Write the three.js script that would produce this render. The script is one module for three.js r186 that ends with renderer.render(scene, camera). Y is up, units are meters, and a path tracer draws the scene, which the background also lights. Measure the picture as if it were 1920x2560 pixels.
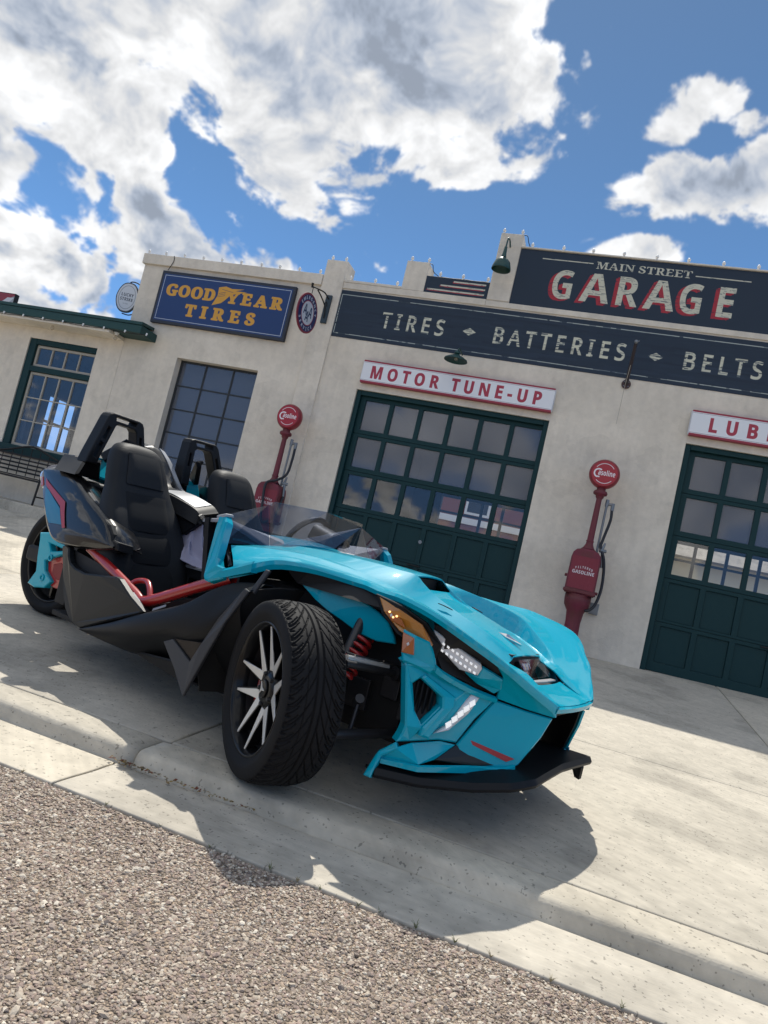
import * as THREE from 'three';
import { mergeGeometries, mergeVertices, toCreasedNormals } from 'three/addons/utils/BufferGeometryUtils.js';
import { RoundedBoxGeometry } from 'three/addons/geometries/RoundedBoxGeometry.js';

// ---------------------------------------------------------------- camera, sky, sun, exposure
const R = Math.PI / 180;
const scene = new THREE.Scene();
const camera = new THREE.PerspectiveCamera(69.37, 0.75, 0.05, 3000);
camera.position.set(0, 0.515, 10.818);
camera.rotation.set(4.35 * R, 16.68 * R, 13.37 * R, 'YXZ');
const renderer = new THREE.WebGLRenderer({ antialias: true });
renderer.setSize(768, 1024);
renderer.toneMapping = THREE.LinearToneMapping;
renderer.toneMappingExposure = 1.5;
renderer.shadowMap.enabled = true;
const SUN_DIR = new THREE.Vector3(-0.23, 1, -0.575).normalize();
const sun = new THREE.DirectionalLight(new THREE.Color(1.0, 0.955, 0.865), 3.2);
sun.position.copy(SUN_DIR).multiplyScalar(40);
sun.castShadow = true; sun.shadow.mapSize.set(4096, 4096);
Object.assign(sun.shadow.camera, { left: -18, right: 18, top: 18, bottom: -18, near: 1, far: 90 });
sun.shadow.bias = -0.0004;
scene.add(sun, sun.target);

// seeded random and value noise
let seed = 7;
const rnd = () => { seed = (seed * 1664525 + 1013904223) >>> 0; return seed / 4294967296; };
const rr = (a, b) => a + (b - a) * rnd();
const H = new Float32Array(65536); for (let i = 0; i < 65536; i++) H[i] = rnd();
const sm = (t) => t * t * (3 - 2 * t);
function vnoise(x, y) {
  const xi = Math.floor(x), yi = Math.floor(y), u = sm(x - xi), v = sm(y - yi);
  const h = (a, b) => H[((a & 255) << 8) | (b & 255)];
  const a = h(xi, yi), b = h(xi + 1, yi), c = h(xi, yi + 1), d = h(xi + 1, yi + 1);
  return a + (b - a) * u + (c - a) * v + (a - b - c + d) * u * v;
}
function fbm(x, y, o = 5, g = 0.5) { let s = 0, a = 1, n = 0; for (let i = 0; i < o; i++) { s += a * vnoise(x, y); n += a; a *= g; x = x * 2.03 + 17.3; y = y * 2.03 + 5.1; } return s / n; }
// periodic noise on a p-cell lattice
function pnoise(x, y, p) {
  const xi = Math.floor(x), yi = Math.floor(y), u = sm(x - xi), v = sm(y - yi), w = (k) => ((k % p) + p) % p;
  const h = (a, b) => H[((w(a) & 255) << 8) | (w(b) & 255)];
  const a = h(xi, yi), b = h(xi + 1, yi), c = h(xi, yi + 1), d = h(xi + 1, yi + 1);
  return a + (b - a) * u + (c - a) * v + (a - b - c + d) * u * v;
}
function pfbm(x, y, p, o = 5) { let s = 0, a = 1, n = 0; for (let i = 0; i < o; i++) { s += a * pnoise(x + i * 3.7, y + i * 9.1, p); n += a; a *= 0.5; x *= 2; y *= 2; p *= 2; } return s / n; }
const sstep = (a, b, x) => sm(Math.min(1, Math.max(0, (x - a) / (b - a))));

// the sky: blue air with drifting cumulus, a deck of them toward the sun
function makeSky() {
  const W = 4096, Hh = 2048, data = new Float32Array(W * Hh * 4);
  // cloud banks: azimuth (0 = north, the way the street front faces away), elevation, half sizes, turn, strength
  const banks = [[-42, 32, 15, 8, 8, 1.05], [-30, 33.5, 15, 8, 8, 1.15], [-20, 35, 9, 4.5, 6, 0.95], [-30, 25.8, 4.2, 2.8, -20, 0.8], [-23, 29, 4, 1.8, 10, 0.55],
    [-14.8, 36.8, 4.2, 2.4, 15, 0.85], [-60, 30, 14, 9, 0, 0.9], [-39, 22.8, 3.4, 1.7, -25, 0.5], [-19.2, 27.7, 2.6, 1.0, 8, 0.48], [-16.5, 25, 1.6, 0.6, -15, 0.42],
    [-46, 20.2, 10, 1.6, -12, 0.55], [-53, 18.5, 9, 3.4, -10, 0.9], [-46, 15.2, 8, 2.6, -14, 1.0], [-36, 19, 9, 2.4, 0, 0.62], [-41, 12, 9, 2, -6, 0.9], [-28, 20.5, 7, 1.4, 5, 0.45],
    [0.2, 35.4, 3.0, 1.9, 20, 0.86], [3.8, 34.4, 2.2, 1.2, 15, 0.66], [0.6, 30.6, 5.0, 2.2, 12, 0.92], [6.5, 31.2, 4.8, 3.0, 15, 1.0], [-2, 26.6, 4.6, 1.5, 8, 0.80], [6, 28, 2.6, 1.0, 0, 0.5], [5.2, 38.6, 2.2, 0.9, 0, 0.45], [-33, 21.5, 8, 3.0, 6, 0.50], [-24, 22.5, 5, 1.6, 0, 0.36], [-40, 17.5, 8, 3, -8, 0.66], [-48, 23.5, 5, 1.2, -10, 0.45], [-36, 23.6, 3, 1.0, 0, 0.40], [-10.5, 24.5, 2.2, 0.7, 5, 0.36], [3, 26.5, 3, 1.0, 6, 0.45]];
  const B = banks.map(([a, e, rx, ry, t, s]) => [a, e, rx, ry, Math.cos(t * R), Math.sin(t * R), s]);
  for (let j = 0; j < Hh; j++) {
    const el = ((j + 0.5) / Hh - 0.5) * 180, ce = Math.cos(el * R), se = Math.sin(el * R);
    for (let i = 0; i < W; i++) {
      const th = ((i + 0.5) / W - 0.5) * 2 * Math.PI, dx = ce * Math.cos(th), dz = ce * Math.sin(th), o = (j * W + i) * 4;
      const h = Math.max(0, se);
      // clear air: deeper blue overhead, paler low down
      const k = Math.min(0.5, Math.exp(-h * 3.0)), lo = Math.exp(-h * 9);
      let r = 0.046 + 0.13 * k + 0.10 * lo, g = 0.086 + 0.38 * k + 0.06 * lo, b = 0.165 + 0.85 * k;
      const cs = dx * SUN_DIR.x + se * SUN_DIR.y + dz * SUN_DIR.z, halo = 0.04 * Math.pow(Math.max(0, cs), 10);
      r += halo; g += halo; b += halo * 0.9;
      if (el > -1) {
        const q = 1 / (h + 0.55), px = dx * q * 5.2 + 40, pz = dz * q * 5.2 + 40;
        const wx = fbm(px * 0.9 + 9, pz * 0.9, 4) - 0.5, wz = fbm(px * 0.9 + 31, pz * 0.9 + 7, 4) - 0.5;
        const n = fbm(px * 1.5 + wx * 1.1, pz * 1.5 + wz * 1.1, 8, 0.58);
        const az = Math.atan2(dx, -dz) / R;
        let m = 0;
        if (az > -85 && az < 25 && el > 2 && el < 55) {
          for (const [a, e, rx, ry, c, s, w] of B) {
            const u = (az - a) * ce, v = el - e; if (u > 26 || u < -26) continue;
            const uu = (u * c + v * s) / rx, vv = (-u * s + v * c) / ry, d2 = uu * uu + vv * vv;
            if (d2 < 2.2) m = Math.max(m, w * (1 - d2 / 2.2));
          }
        }
        // elsewhere the same broken cumulus by chance
        const away = Math.max(sstep(12, 26, az), sstep(-62, -80, az), sstep(42, 52, el));
        if (away > 0) m = Math.max(m, away * sstep(0.42, 0.72, fbm(px * 0.42 + 3, pz * 0.42 + 8, 3)) * 0.95);
        const den = m * 1.08 + (n - 0.52) * 2.1 - 0.40;
        const cov = sstep(0.0, 0.15, den) * Math.min(1, 0.45 + 1.6 * sstep(0, 0.4, den)) * sstep(-1, 3, el);
        if (cov > 0) {
          const thick = sstep(0.12, 0.85, den + (fbm(px * 2.4 + 3, pz * 2.4, 4) - 0.5) * 1.5);
          const lit = fbm(px * 3.3 + wx * 2 + 60, pz * 3.3 + wz * 2, 6, 0.62);
          const facing = 0.5 + 0.5 * (0.5 - 0.5 * cs);       // clouds opposite the sun, out of view, are lit full on and brighten the frontage
          let c = (0.60 - 0.24 * thick + 0.75 * (lit - 0.5)) * (0.62 + 0.75 * facing);
          c = Math.max(0.25, c); const bl = sstep(0.55, 0.28, c);
          r += (c * (0.99 - 0.13 * bl) - r) * cov; g += (c * (1.0 - 0.01 * bl) - g) * cov; b += (c * (1.015 + 0.20 * bl) - b) * cov;
        }
      }
      if (el < 0) { const t = sstep(0, -6, el); r += (0.16 - r) * t; g += (0.15 - g) * t; b += (0.135 - b) * t; }
      data[o] = r; data[o + 1] = g; data[o + 2] = b; data[o + 3] = 1;
    }
  }
  const t = new THREE.DataTexture(data, W, Hh, THREE.RGBAFormat, THREE.FloatType);
  t.mapping = THREE.EquirectangularReflectionMapping; t.magFilter = THREE.LinearFilter; t.needsUpdate = true;
  return t;
}
const skyTex = makeSky();
scene.background = skyTex; scene.environment = skyTex;

// ---------------------------------------------------------------- helpers
const used = new Map();
const numbered = (n) => { const k = used.get(n) ?? 0; used.set(n, k + 1); return k ? n + '_' + String(k).padStart(3, '0') : n; };
function tag(o, label, category, group, kind) { if (label) o.userData.label = label; if (category) o.userData.category = category; if (group) o.userData.group = group; if (kind) o.userData.kind = kind; return o; }
let atFront = false;
function thing(name, label, category, [x, y, z] = [0, 0, 0], turn = 0, group) {
  const o = new THREE.Group(); o.name = numbered(name); o.position.set(x, y, z); o.rotation.y = turn; scene.add(o); if (atFront) front(o);
  return tag(o, label, category, group);
}
function obj(name, geo, mat, parent) {
  const g = Array.isArray(geo) ? join(geo) : geo, m = new THREE.Mesh(g, mat); m.name = parent ? name : numbered(name);
  m.castShadow = m.receiveShadow = true; (parent ?? scene).add(m); return m;
}
function join(list) {
  const flat = list.map((g) => { g = g.index ? g.toNonIndexed() : g; for (const k of Object.keys(g.attributes)) if (!['position', 'normal', 'uv'].includes(k)) g.deleteAttribute(k);
    if (!g.attributes.normal) g.computeVertexNormals(); if (!g.attributes.uv) g.setAttribute('uv', new THREE.BufferAttribute(new Float32Array(g.attributes.position.count * 2), 2)); return g; });
  return flat.length === 1 ? flat[0] : mergeGeometries(flat);
}
function worldUV(g, s = 1) {   // uv in metres by the way each face points
  g = g.index ? g.toNonIndexed() : g; const p = g.attributes.position, uv = new Float32Array(p.count * 2), a = new THREE.Vector3(), b = new THREE.Vector3(), c = new THREE.Vector3();
  for (let i = 0; i < p.count; i += 3) {
    a.fromBufferAttribute(p, i); b.fromBufferAttribute(p, i + 1).sub(a); c.fromBufferAttribute(p, i + 2).sub(a); b.cross(c);
    const x = Math.abs(b.x), y = Math.abs(b.y), z = Math.abs(b.z);
    for (let k = i; k < i + 3; k++) { const X = p.getX(k), Y = p.getY(k), Z = p.getZ(k); const [u, v] = y >= x && y >= z ? [X, Z] : x >= z ? [Z, Y] : [X, Y]; uv[k * 2] = u * s; uv[k * 2 + 1] = v * s; }
  }
  g.setAttribute('uv', new THREE.BufferAttribute(uv, 2)); return g;
}
function box(x0, x1, y0, y1, z0, z1, r = 0) {
  const w = x1 - x0, h = y1 - y0, d = z1 - z0, rad = Math.min(r, Math.min(w, h, d) * 0.45);
  const g = rad > 0 ? new RoundedBoxGeometry(w, h, d, 1, rad) : new THREE.BoxGeometry(w, h, d);
  g.translate((x0 + x1) / 2, (y0 + y1) / 2, (z0 + z1) / 2); return worldUV(g);
}
const V3 = (a) => new THREE.Vector3(a[0], a[1], a[2]);
function tube(pts, r, seg = 0, rad = 8, closed = false, straight = false) {
  const v = pts.map(V3); let c;
  if (straight || v.length === 2) { c = new THREE.CurvePath(); for (let i = 0; i + 1 < v.length; i++) c.add(new THREE.LineCurve3(v[i], v[i + 1])); }
  else c = new THREE.CatmullRomCurve3(v, closed, 'centripetal');
  return new THREE.TubeGeometry(c, seg || Math.max(2, (v.length - 1) * 8), r, rad, closed);
}
function rod(a, b, r0, r1 = r0, n = 12) {   // capped straight rod
  const A = V3(a), Bv = V3(b), d = Bv.clone().sub(A), g = new THREE.CylinderGeometry(r1, r0, d.length(), n);
  g.applyQuaternion(new THREE.Quaternion().setFromUnitVectors(new THREE.Vector3(0, 1, 0), d.clone().normalize())); g.translate((A.x + Bv.x) / 2, (A.y + Bv.y) / 2, (A.z + Bv.z) / 2); return g;
}
function lathe(prof, n = 32) { return new THREE.LatheGeometry(prof.map(([r, y]) => new THREE.Vector2(r, y)), n); }
function extrude(pts, depth, bevel = 0, holes = []) {
  const s = new THREE.Shape(pts.map(([x, y]) => new THREE.Vector2(x, y))); for (const h of holes) s.holes.push(new THREE.Path(h.map(([x, y]) => new THREE.Vector2(x, y))));
  return new THREE.ExtrudeGeometry(s, { depth, bevelEnabled: bevel > 0, bevelThickness: bevel, bevelSize: bevel, bevelOffset: -bevel, bevelSegments: 2, curveSegments: 10 });
}
const rect = (x0, x1, y0, y1) => [[x0, y0], [x1, y0], [x1, y1], [x0, y1]];

// textures
function dataTex(n, fn, srgb, m = n) {
  const d = new Uint8Array(n * m * 4);
  for (let j = 0; j < m; j++) for (let i = 0; i < n; i++) { const c = fn(i / n, j / m), o = (j * n + i) * 4; for (let k = 0; k < 3; k++) d[o + k] = Math.max(0, Math.min(255, (Array.isArray(c) ? c[k] : c) * 255)); d[o + 3] = 255; }
  const t = new THREE.DataTexture(d, n, m); t.wrapS = t.wrapT = THREE.RepeatWrapping; t.magFilter = THREE.LinearFilter; t.minFilter = THREE.LinearMipmapLinearFilter; t.generateMipmaps = true;
  if (srgb) t.colorSpace = THREE.SRGBColorSpace; t.needsUpdate = true; return t;
}
const rep = (t, u, v = u) => { const c = t.clone(); c.repeat.set(u, v); c.needsUpdate = true; return c; };
function canvasTex(w, h, draw) {
  const c = document.createElement('canvas'); c.width = w; c.height = h; const x = c.getContext('2d'); draw(x, w, h);
  const t = new THREE.CanvasTexture(c); t.colorSpace = THREE.SRGBColorSpace; t.anisotropy = 8; return t;
}
const mat = (o) => new THREE.MeshStandardMaterial(o), phys = (o) => new THREE.MeshPhysicalMaterial(o);
const lin = (r, g, b) => new THREE.Color().setRGB(r, g, b);

const stuccoBump = dataTex(1024, (u, v) => 0.5 + 0.9 * (pfbm(u * 24, v * 24, 24, 6) - 0.5) + 0.25 * (pfbm(u * 120, v * 120, 120, 2) - 0.5));
const stuccoMap = dataTex(1024, (u, v) => {
  const a = pfbm(u * 5, v * 5, 5, 5) - 0.5, b = pfbm(u * 40 + 3, v * 40, 40, 4) - 0.5, s = pfbm(u * 36 + 5, v * 3, 3, 4) - 0.5, k = 1 + 0.11 * a + 0.07 * b + 0.05 * s - (pfbm(u * 7 + 11, v * 7 + 4, 7, 6) > 0.66 ? 0.025 : 0);
  return [0.845 * k, 0.81 * k, 0.75 * k];
}, true);
const concBump = dataTex(1024, (u, v) => 0.5 + 0.5 * (pfbm(u * 90, v * 90, 90, 4) - 0.5) + 0.35 * (pfbm(u * 12, v * 200, 12, 2) - 0.5));
const concMap = dataTex(2048, (u, v) => {
  const a = pfbm(u * 4, v * 4, 4, 6) - 0.5, b = pfbm(u * 60, v * 60, 60, 3) - 0.5, st = pfbm(u * 6 + 2, v * 6 + 9, 6, 6), pit = pfbm(u * 220, v * 220, 220, 2);
  let k = 1 + 0.16 * a + 0.13 * b - 0.10 * sstep(0.56, 0.72, st) + (pit > 0.80 ? -0.22 : 0) + 0.06 * (pfbm(u * 3 + 7, v * 140, 3, 2) - 0.5);
  return [0.735 * k, 0.705 * k, 0.65 * k];
}, true);
const M = {
  stucco: mat({ map: rep(stuccoMap, 0.38), bumpMap: rep(stuccoBump, 0.8), bumpScale: 0.004, roughness: 0.93 }),
  trim: mat({ map: rep(stuccoMap, 0.5), bumpMap: rep(stuccoBump, 0.8), bumpScale: 0.003, roughness: 0.9 }),
  concrete: mat({ map: rep(concMap, 0.4), bumpMap: rep(concBump, 1.1), bumpScale: 0.0025, roughness: 0.92 }),
  green: phys({ specularIntensity: 0.5, color: lin(0.005, 0.034, 0.038), roughness: 0.55, bumpMap: rep(stuccoBump, 1.2), bumpScale: 0.0006 }),
  greenTrim: mat({ color: lin(0.008, 0.05, 0.047), roughness: 0.6 }),
  cream: mat({ color: lin(0.42, 0.39, 0.33), roughness: 0.7 }),
  steel: mat({ color: lin(0.035, 0.04, 0.045), roughness: 0.6, metalness: 0.3 }),
  glass: phys({ color: 0xffffff, roughness: 0.02, transmission: 1, thickness: 0, ior: 1.56, specularIntensity: 1 }),
  greyedGlass: phys({ color: lin(0.40, 0.43, 0.50), roughness: 0.06, transmission: 0.80, thickness: 0, ior: 1.6 }),  // grey put into the colour adds the brightness their reflections lack
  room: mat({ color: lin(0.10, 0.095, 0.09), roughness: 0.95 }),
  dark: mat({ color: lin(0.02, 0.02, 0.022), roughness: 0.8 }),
  iron: mat({ color: lin(0.018, 0.017, 0.017), roughness: 0.6, metalness: 0.4 }),
  pumpRed: mat({ color: lin(0.20, 0.036, 0.052), roughness: 0.6, bumpMap: rep(stuccoBump, 3), bumpScale: 0.0006, map: dataTex(256, (u, v) => { const k = pfbm(u * 6, v * 6, 6, 5); return [1 - 0.25 * k, 0.95 - 0.3 * (1 - k), 0.95 - 0.25 * k].map((x) => x); }, true) }),
  zinc: mat({ color: lin(0.22, 0.235, 0.25), roughness: 0.45, metalness: 0.8 }),
  hose: mat({ color: lin(0.012, 0.014, 0.02), roughness: 0.5 }),
  white: mat({ color: lin(0.75, 0.75, 0.73), roughness: 0.5 }),
};
// the lot falls from the wall toward the street, and a little toward the east
const plane = (x, z) => -0.042 * z - 0.0125 * x;
function gy(x, z) {
  if (z >= 5.83) return plane(x, z);
  const t = Math.min(1, (5.83 - z) / (5.83 - 1.62)), w = 0.0773 + (x > 0 ? 0.0175 * Math.min(x, 2.2) : -0.0125 * x);
  return plane(x, 5.83) * (1 - t) + w * t;
}
// the frontage is laid out below in units of its own (doors 3.05 wide, wall at z = 0); this is its true size and place
const FS = 0.85, FO = new THREE.Vector3(0, 0.0773, 1.6227);
const front = (o) => { o.position.multiplyScalar(FS).add(FO); o.scale.setScalar(FS); return o; };
const wallFoot = (x) => (x < 0 ? -0.0125 : 0.0175) * x;

// ---------------------------------------------------------------- the ground
const gc = (x, z) => gy(Math.max(-14, Math.min(14, x)), Math.max(-6, Math.min(11.5, z)));
{ // earth sheet to the horizon
  const xs = [-1500, -300, -60, -14, -8, 0, 8, 14, 60, 300, 1500], zs = [-1500, -300, -60, -6, 0, 4, 8.5, 11.5, 14, 60, 300, 1500], pos = [], idx = [];
  for (const z of zs) for (const x of xs) pos.push(x, gc(x, z) - 0.22, z);
  for (let j = 0; j + 1 < zs.length; j++) for (let i = 0; i + 1 < xs.length; i++) { const a = j * xs.length + i, b = a + 1, c = a + xs.length, d = c + 1; idx.push(a, c, b, b, c, d); }
  const g = new THREE.BufferGeometry(); g.setAttribute('position', new THREE.Float32BufferAttribute(pos, 3)); g.setIndex(idx); g.computeVertexNormals();
  tag(obj('ground', worldUV(g), mat({ color: lin(0.20, 0.17, 0.125), roughness: 1 })), null, null, null, 'structure');
}
function slabGeo(x0, x1, z0, z1, dy, th, hf = gy, nx = 10, nz = 10, e = 0.007) {
  const pos = [], idx = [], ring = [];
  const X = (i) => x0 + e + (x1 - x0 - 2 * e) * i / nx, Z = (j) => z0 + e + (z1 - z0 - 2 * e) * j / nz;
  for (let j = 0; j <= nz; j++) for (let i = 0; i <= nx; i++) pos.push(X(i), hf(X(i), Z(j)) + dy, Z(j));
  const at = (i, j) => j * (nx + 1) + i;
  for (let j = 0; j < nz; j++) for (let i = 0; i < nx; i++) idx.push(at(i, j), at(i, j + 1), at(i + 1, j), at(i + 1, j), at(i, j + 1), at(i + 1, j + 1));
  for (let i = 0; i < nx; i++) ring.push(at(i, 0)); for (let j = 0; j < nz; j++) ring.push(at(nx, j)); for (let i = nx; i > 0; i--) ring.push(at(i, nz)); for (let j = nz; j > 0; j--) ring.push(at(0, j));
  let prev = ring;
  for (const [out, down] of [[e * 0.7, e * 0.35], [e, e], [e, th]]) {
    const cur = [];
    for (const v of ring) { let x = pos[v * 3], z = pos[v * 3 + 2]; const y = pos[v * 3 + 1]; if (x <= x0 + e + 1e-6) x -= out; if (x >= x1 - e - 1e-6) x += out; if (z <= z0 + e + 1e-6) z -= out; if (z >= z1 - e - 1e-6) z += out; cur.push(pos.length / 3); pos.push(x, y - down, z); }
    for (let k = 0; k < ring.length; k++) { const n = (k + 1) % ring.length; idx.push(prev[k], prev[n], cur[k], prev[n], cur[n], cur[k]); }
    prev = cur;
  }
  const g = new THREE.BufferGeometry(); g.setAttribute('position', new THREE.Float32BufferAttribute(pos, 3)); g.setIndex(idx); g.computeVertexNormals();
  const uv = new Float32Array(pos.length / 3 * 2); for (let i = 0; i < pos.length / 3; i++) { uv[i * 2] = pos[i * 3]; uv[i * 2 + 1] = pos[i * 3 + 2] + pos[i * 3 + 1] * 0.7; }
  g.setAttribute('uv', new THREE.BufferAttribute(uv, 2)); return g;
}
const concTones = [0, 1, 2].map((k) => { const m = M.concrete.clone(); m.map = rep(concMap, 0.4); m.map.offset.set(0.37 * k, 0.21 * k); m.map.rotation = k * 0.4; m.color = lin(...[[1, 1, 1], [0.93, 0.93, 0.92], [1.04, 1.03, 1.0]][k]); return m; });
{ // driveway slabs with tooled joints
  const drive = thing('driveway', null, null); tag(drive, null, null, null, 'structure');
  const xj = [-13.2, -10.25, -7.3, -4.35, -1.42, 1.52, 4.45, 7.4, 10.3, 13.2], zj = [0.0, 5.83, 8.165];
  let k = 0;
  for (let j = 0; j + 1 < zj.length; j++) for (let i = 0; i + 1 < xj.length; i++) {
    const z0 = zj[j] + 0.004, z1 = zj[j + 1] - 0.004;
    obj('slab', slabGeo(xj[i] + 0.004, xj[i + 1] - 0.004, j ? z0 : 1.45, z1, 0, 0.1, gy, 12, 16), concTones[k++ % 3], drive);
  }
  obj('joint_filler', slabGeo(-13.2, 13.2, 1.46, 8.2, -0.02, 0.05, gy, 60, 20), mat({ color: lin(0.05, 0.045, 0.04), roughness: 1 }), drive);
}
{ // kerb of cast lengths, its nose rounded, and the gutter below it
  const kerb = thing('kerb', null, null); tag(kerb, null, null, null, 'structure');
  const gut = thing('gutter', null, null); tag(gut, null, null, null, 'structure');
  const prof = [[8.169, -0.1], [8.169, -0.008], [8.177, 0], [8.30, 0.001], [8.326, -0.002], [8.340, -0.010], [8.348, -0.024], [8.355, -0.050], [8.362, -0.064], [8.366, -0.068], [8.366, -0.14]];
  const xj = [-13.2, -10.25, -7.3, -4.37, -1.45, 1.48, 4.4, 7.4, 10.3, 13.2];
  for (let i = 0; i + 1 < xj.length; i++) {
    const x0 = xj[i] + 0.004, x1 = xj[i + 1] - 0.004, n = 40, pos = [], idx = [], uv = [];
    for (let k = 0; k <= n; k++) { const x = x0 + (x1 - x0) * k / n, w = (fbm(x * 3, i, 3) - 0.5) * 0.008, e = (k === 0 || k === n) ? 0.006 : 0; let len = 0; prof.forEach(([z, y], q) => { if (q) len += Math.hypot(z - prof[q - 1][0], y - prof[q - 1][1]); const ww = q > 3 && q < 8 ? w : 0; pos.push(x, gy(x, z) + y - e * (y > -0.05 ? 1 : 0), z + ww); uv.push(x, 8 + len); }); }
    for (let k = 0; k < n; k++) for (let q = 0; q + 1 < prof.length; q++) { const a = k * prof.length + q, b = a + prof.length; idx.push(a, a + 1, b, b, a + 1, b + 1); }
    for (const k of [0, n]) for (let q = 1; q + 1 < prof.length; q++) { const a = k * prof.length; idx.push(...(k ? [a, a + q, a + q + 1] : [a, a + q + 1, a + q])); }
    const g = new THREE.BufferGeometry(); g.setAttribute('position', new THREE.Float32BufferAttribute(pos, 3)); g.setAttribute('uv', new THREE.Float32BufferAttribute(uv, 2)); g.setIndex(idx); g.computeVertexNormals();
    obj('kerb_length', g, concTones[(i + 1) % 3], kerb);
    obj('gutter_slab', slabGeo(xj[i] - 0.06 + 0.004, xj[i + 1] - 0.06 - 0.004, 8.368, 8.70, -0.06, 0.1, (x, z) => gy(x, z) + 0.010 * sstep(8.45, 8.70, z), 12, 8, 0.006), concTones[(i + 2) % 3], gut);
  }
}
const roadY = (x, z) => gc(x, z) - 0.058 - 0.004 * sstep(8.7, 9.2, z);
{ // chip-seal road
  const chip = (sz) => { const cells = 64; return (u, v) => { let best = 9, id = 0; const X = u * cells, Y = v * cells, xi = Math.floor(X), yi = Math.floor(Y);
    for (let a = -1; a < 2; a++) for (let b = -1; b < 2; b++) { const p = (((xi + a) % cells) + cells) % cells, q = (((yi + b) % cells) + cells) % cells, hx = H[(p << 8) | q], hy = H[(q << 8) | p ^ 91], dx = xi + a + hx - X, dy = yi + b + hy - Y, d = dx * dx + dy * dy; if (d < best) { best = d; id = H[((p * 7 + q * 13) & 255) << 8 | (p * 3 + q * 29) & 255]; } } return [Math.sqrt(best), id]; }; };
  const f = chip();
  const map = dataTex(1024, (u, v) => { const [d, id] = f(u, v), lum = 0.36 + 0.26 * id; return [lum * 1.12, lum * 1.0, lum * 0.88]; }, true);
  const bump = dataTex(1024, (u, v) => 1 - sstep(0.1, 0.65, f(u, v)[0]));
  const m = mat({ map: rep(map, 1.6), bumpMap: rep(bump, 1.6), bumpScale: 0.006, roughness: 0.95 });
  const road = obj('road', slabGeo(-40, 40, 8.704, 24, 0, 0.06, roadY, 60, 60, 0.004), m); tag(road, null, null, null, 'structure');
  // loose and bedded stones of the surface
  const geos = [0, 1, 2].map((k) => { const g = new THREE.IcosahedronGeometry(1, 0), p = g.attributes.position, key = new Map(); for (let i = 0; i < p.count; i++) { const s = [p.getX(i), p.getY(i), p.getZ(i)].map((x) => x.toFixed(2)).join(); if (!key.has(s)) key.set(s, rr(0.65, 1.25)); const w = key.get(s); p.setXYZ(i, p.getX(i) * w, p.getY(i) * w * 0.7, p.getZ(i) * w); } g.computeVertexNormals(); return g; });
  const tones = [[0.46, 0.375, 0.295], [0.40, 0.32, 0.255], [0.55, 0.47, 0.375], [0.33, 0.265, 0.22], [0.38, 0.285, 0.235], [0.66, 0.59, 0.49], [0.17, 0.14, 0.125], [0.42, 0.29, 0.20]];
  geos.forEach((g, k) => {
    const n = 38000, im = new THREE.InstancedMesh(g, mat({ color: 0xffffff, roughness: 0.9 }), n), q = new THREE.Quaternion(), e = new THREE.Euler(), mm = new THREE.Matrix4(), c = new THREE.Color();
    for (let i = 0; i < n; i++) {
      const u = rnd(), near = rnd() < 0.8; const x = near ? rr(-2.4, 1.1) : rr(-4.5, 3), z = near ? 8.708 + Math.pow(u, 1.0) * 1.35 : rr(8.71, 10.9);
      const s = rr(0.0022, 0.0048) * (rnd() < 0.07 ? 1.6 : 1) * (1 + 0.3 * (k - 1) * 0.5);
      e.set(rr(-0.4, 0.4), rr(0, 6.28), rr(-0.4, 0.4)); mm.compose(new THREE.Vector3(x, roadY(x, z) + s * rr(-0.1, 0.35), z), q.setFromEuler(e), new THREE.Vector3(s * rr(0.9, 1.5), s, s)); im.setMatrixAt(i, mm);
      const patch = fbm(x * 1.5 + 3, z * 1.5, 3); const t = tones[Math.floor(rnd() * rnd() * 3 + rnd() * 5.3 * (patch < 0.5 ? 1 : 0.85))] ?? tones[0], w = rr(0.68, 1.02); im.setColorAt(i, c.setRGB(t[0] * w, t[1] * w, t[2] * w));
    }
    im.name = numbered('road_gravel'); im.castShadow = im.receiveShadow = true; tag(im, null, null, null, 'stuff'); scene.add(im);
  });
}
{ // raised step along the low building
  const st = obj('concrete_step', slabGeo(-13.2, -7.95, -0.02, 0.93, 0, 0.2, (x, z) => 0.205 - 0.004 * (x + 9), 20, 4, 0.012), concTones[1]); tag(front(st), null, null, null, 'structure');
}

// ---------------------------------------------------------------- painted lettering
const worn = (x, w, h, dark, n, seed0) => { seed = seed0; x.fillStyle = dark; for (let i = 0; i < n; i++) { const px = rnd() * w, py = rnd() * h, l = 6 + rnd() * rnd() * 70, t = 0.8 + rnd() * 2.6; x.globalAlpha = 0.35 + rnd() * 0.65; x.fillRect(px, py, l, t); if (rnd() < 0.3) x.fillRect(px + rnd() * 10, py + t, l * 0.6, t); } x.globalAlpha = 1; };
const spread = (x, text, x0, x1, y, fn = 'fillText') => { // letters set out evenly between two marks
  const ws = [...text].map((c) => x.measureText(c).width), tot = ws.reduce((a, b) => a + b, 0), gap = (x1 - x0 - tot) / Math.max(1, text.length - 1); let p = x0; x.textAlign = 'left';
  [...text].forEach((c, i) => { x[fn](c, p, y); p += ws[i] + gap; });
};
const squeezed = (x, text, x0, x1, y, capTop, fontFace) => { // one word fitted between x0..x1 with capitals from y up to capTop
  const size = (y - capTop) / 0.72; x.save(); x.font = fontFace.replace('SZ', size + 'px'); const w = x.measureText(text).width; x.translate(x0, y); x.scale((x1 - x0) / w, 1); x.textAlign = 'left'; x.fillText(text, 0, 0); x.restore();
};
const NAVY = '#293645';  // band paint raised in tone to carry the pale veil of lens flare
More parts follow.
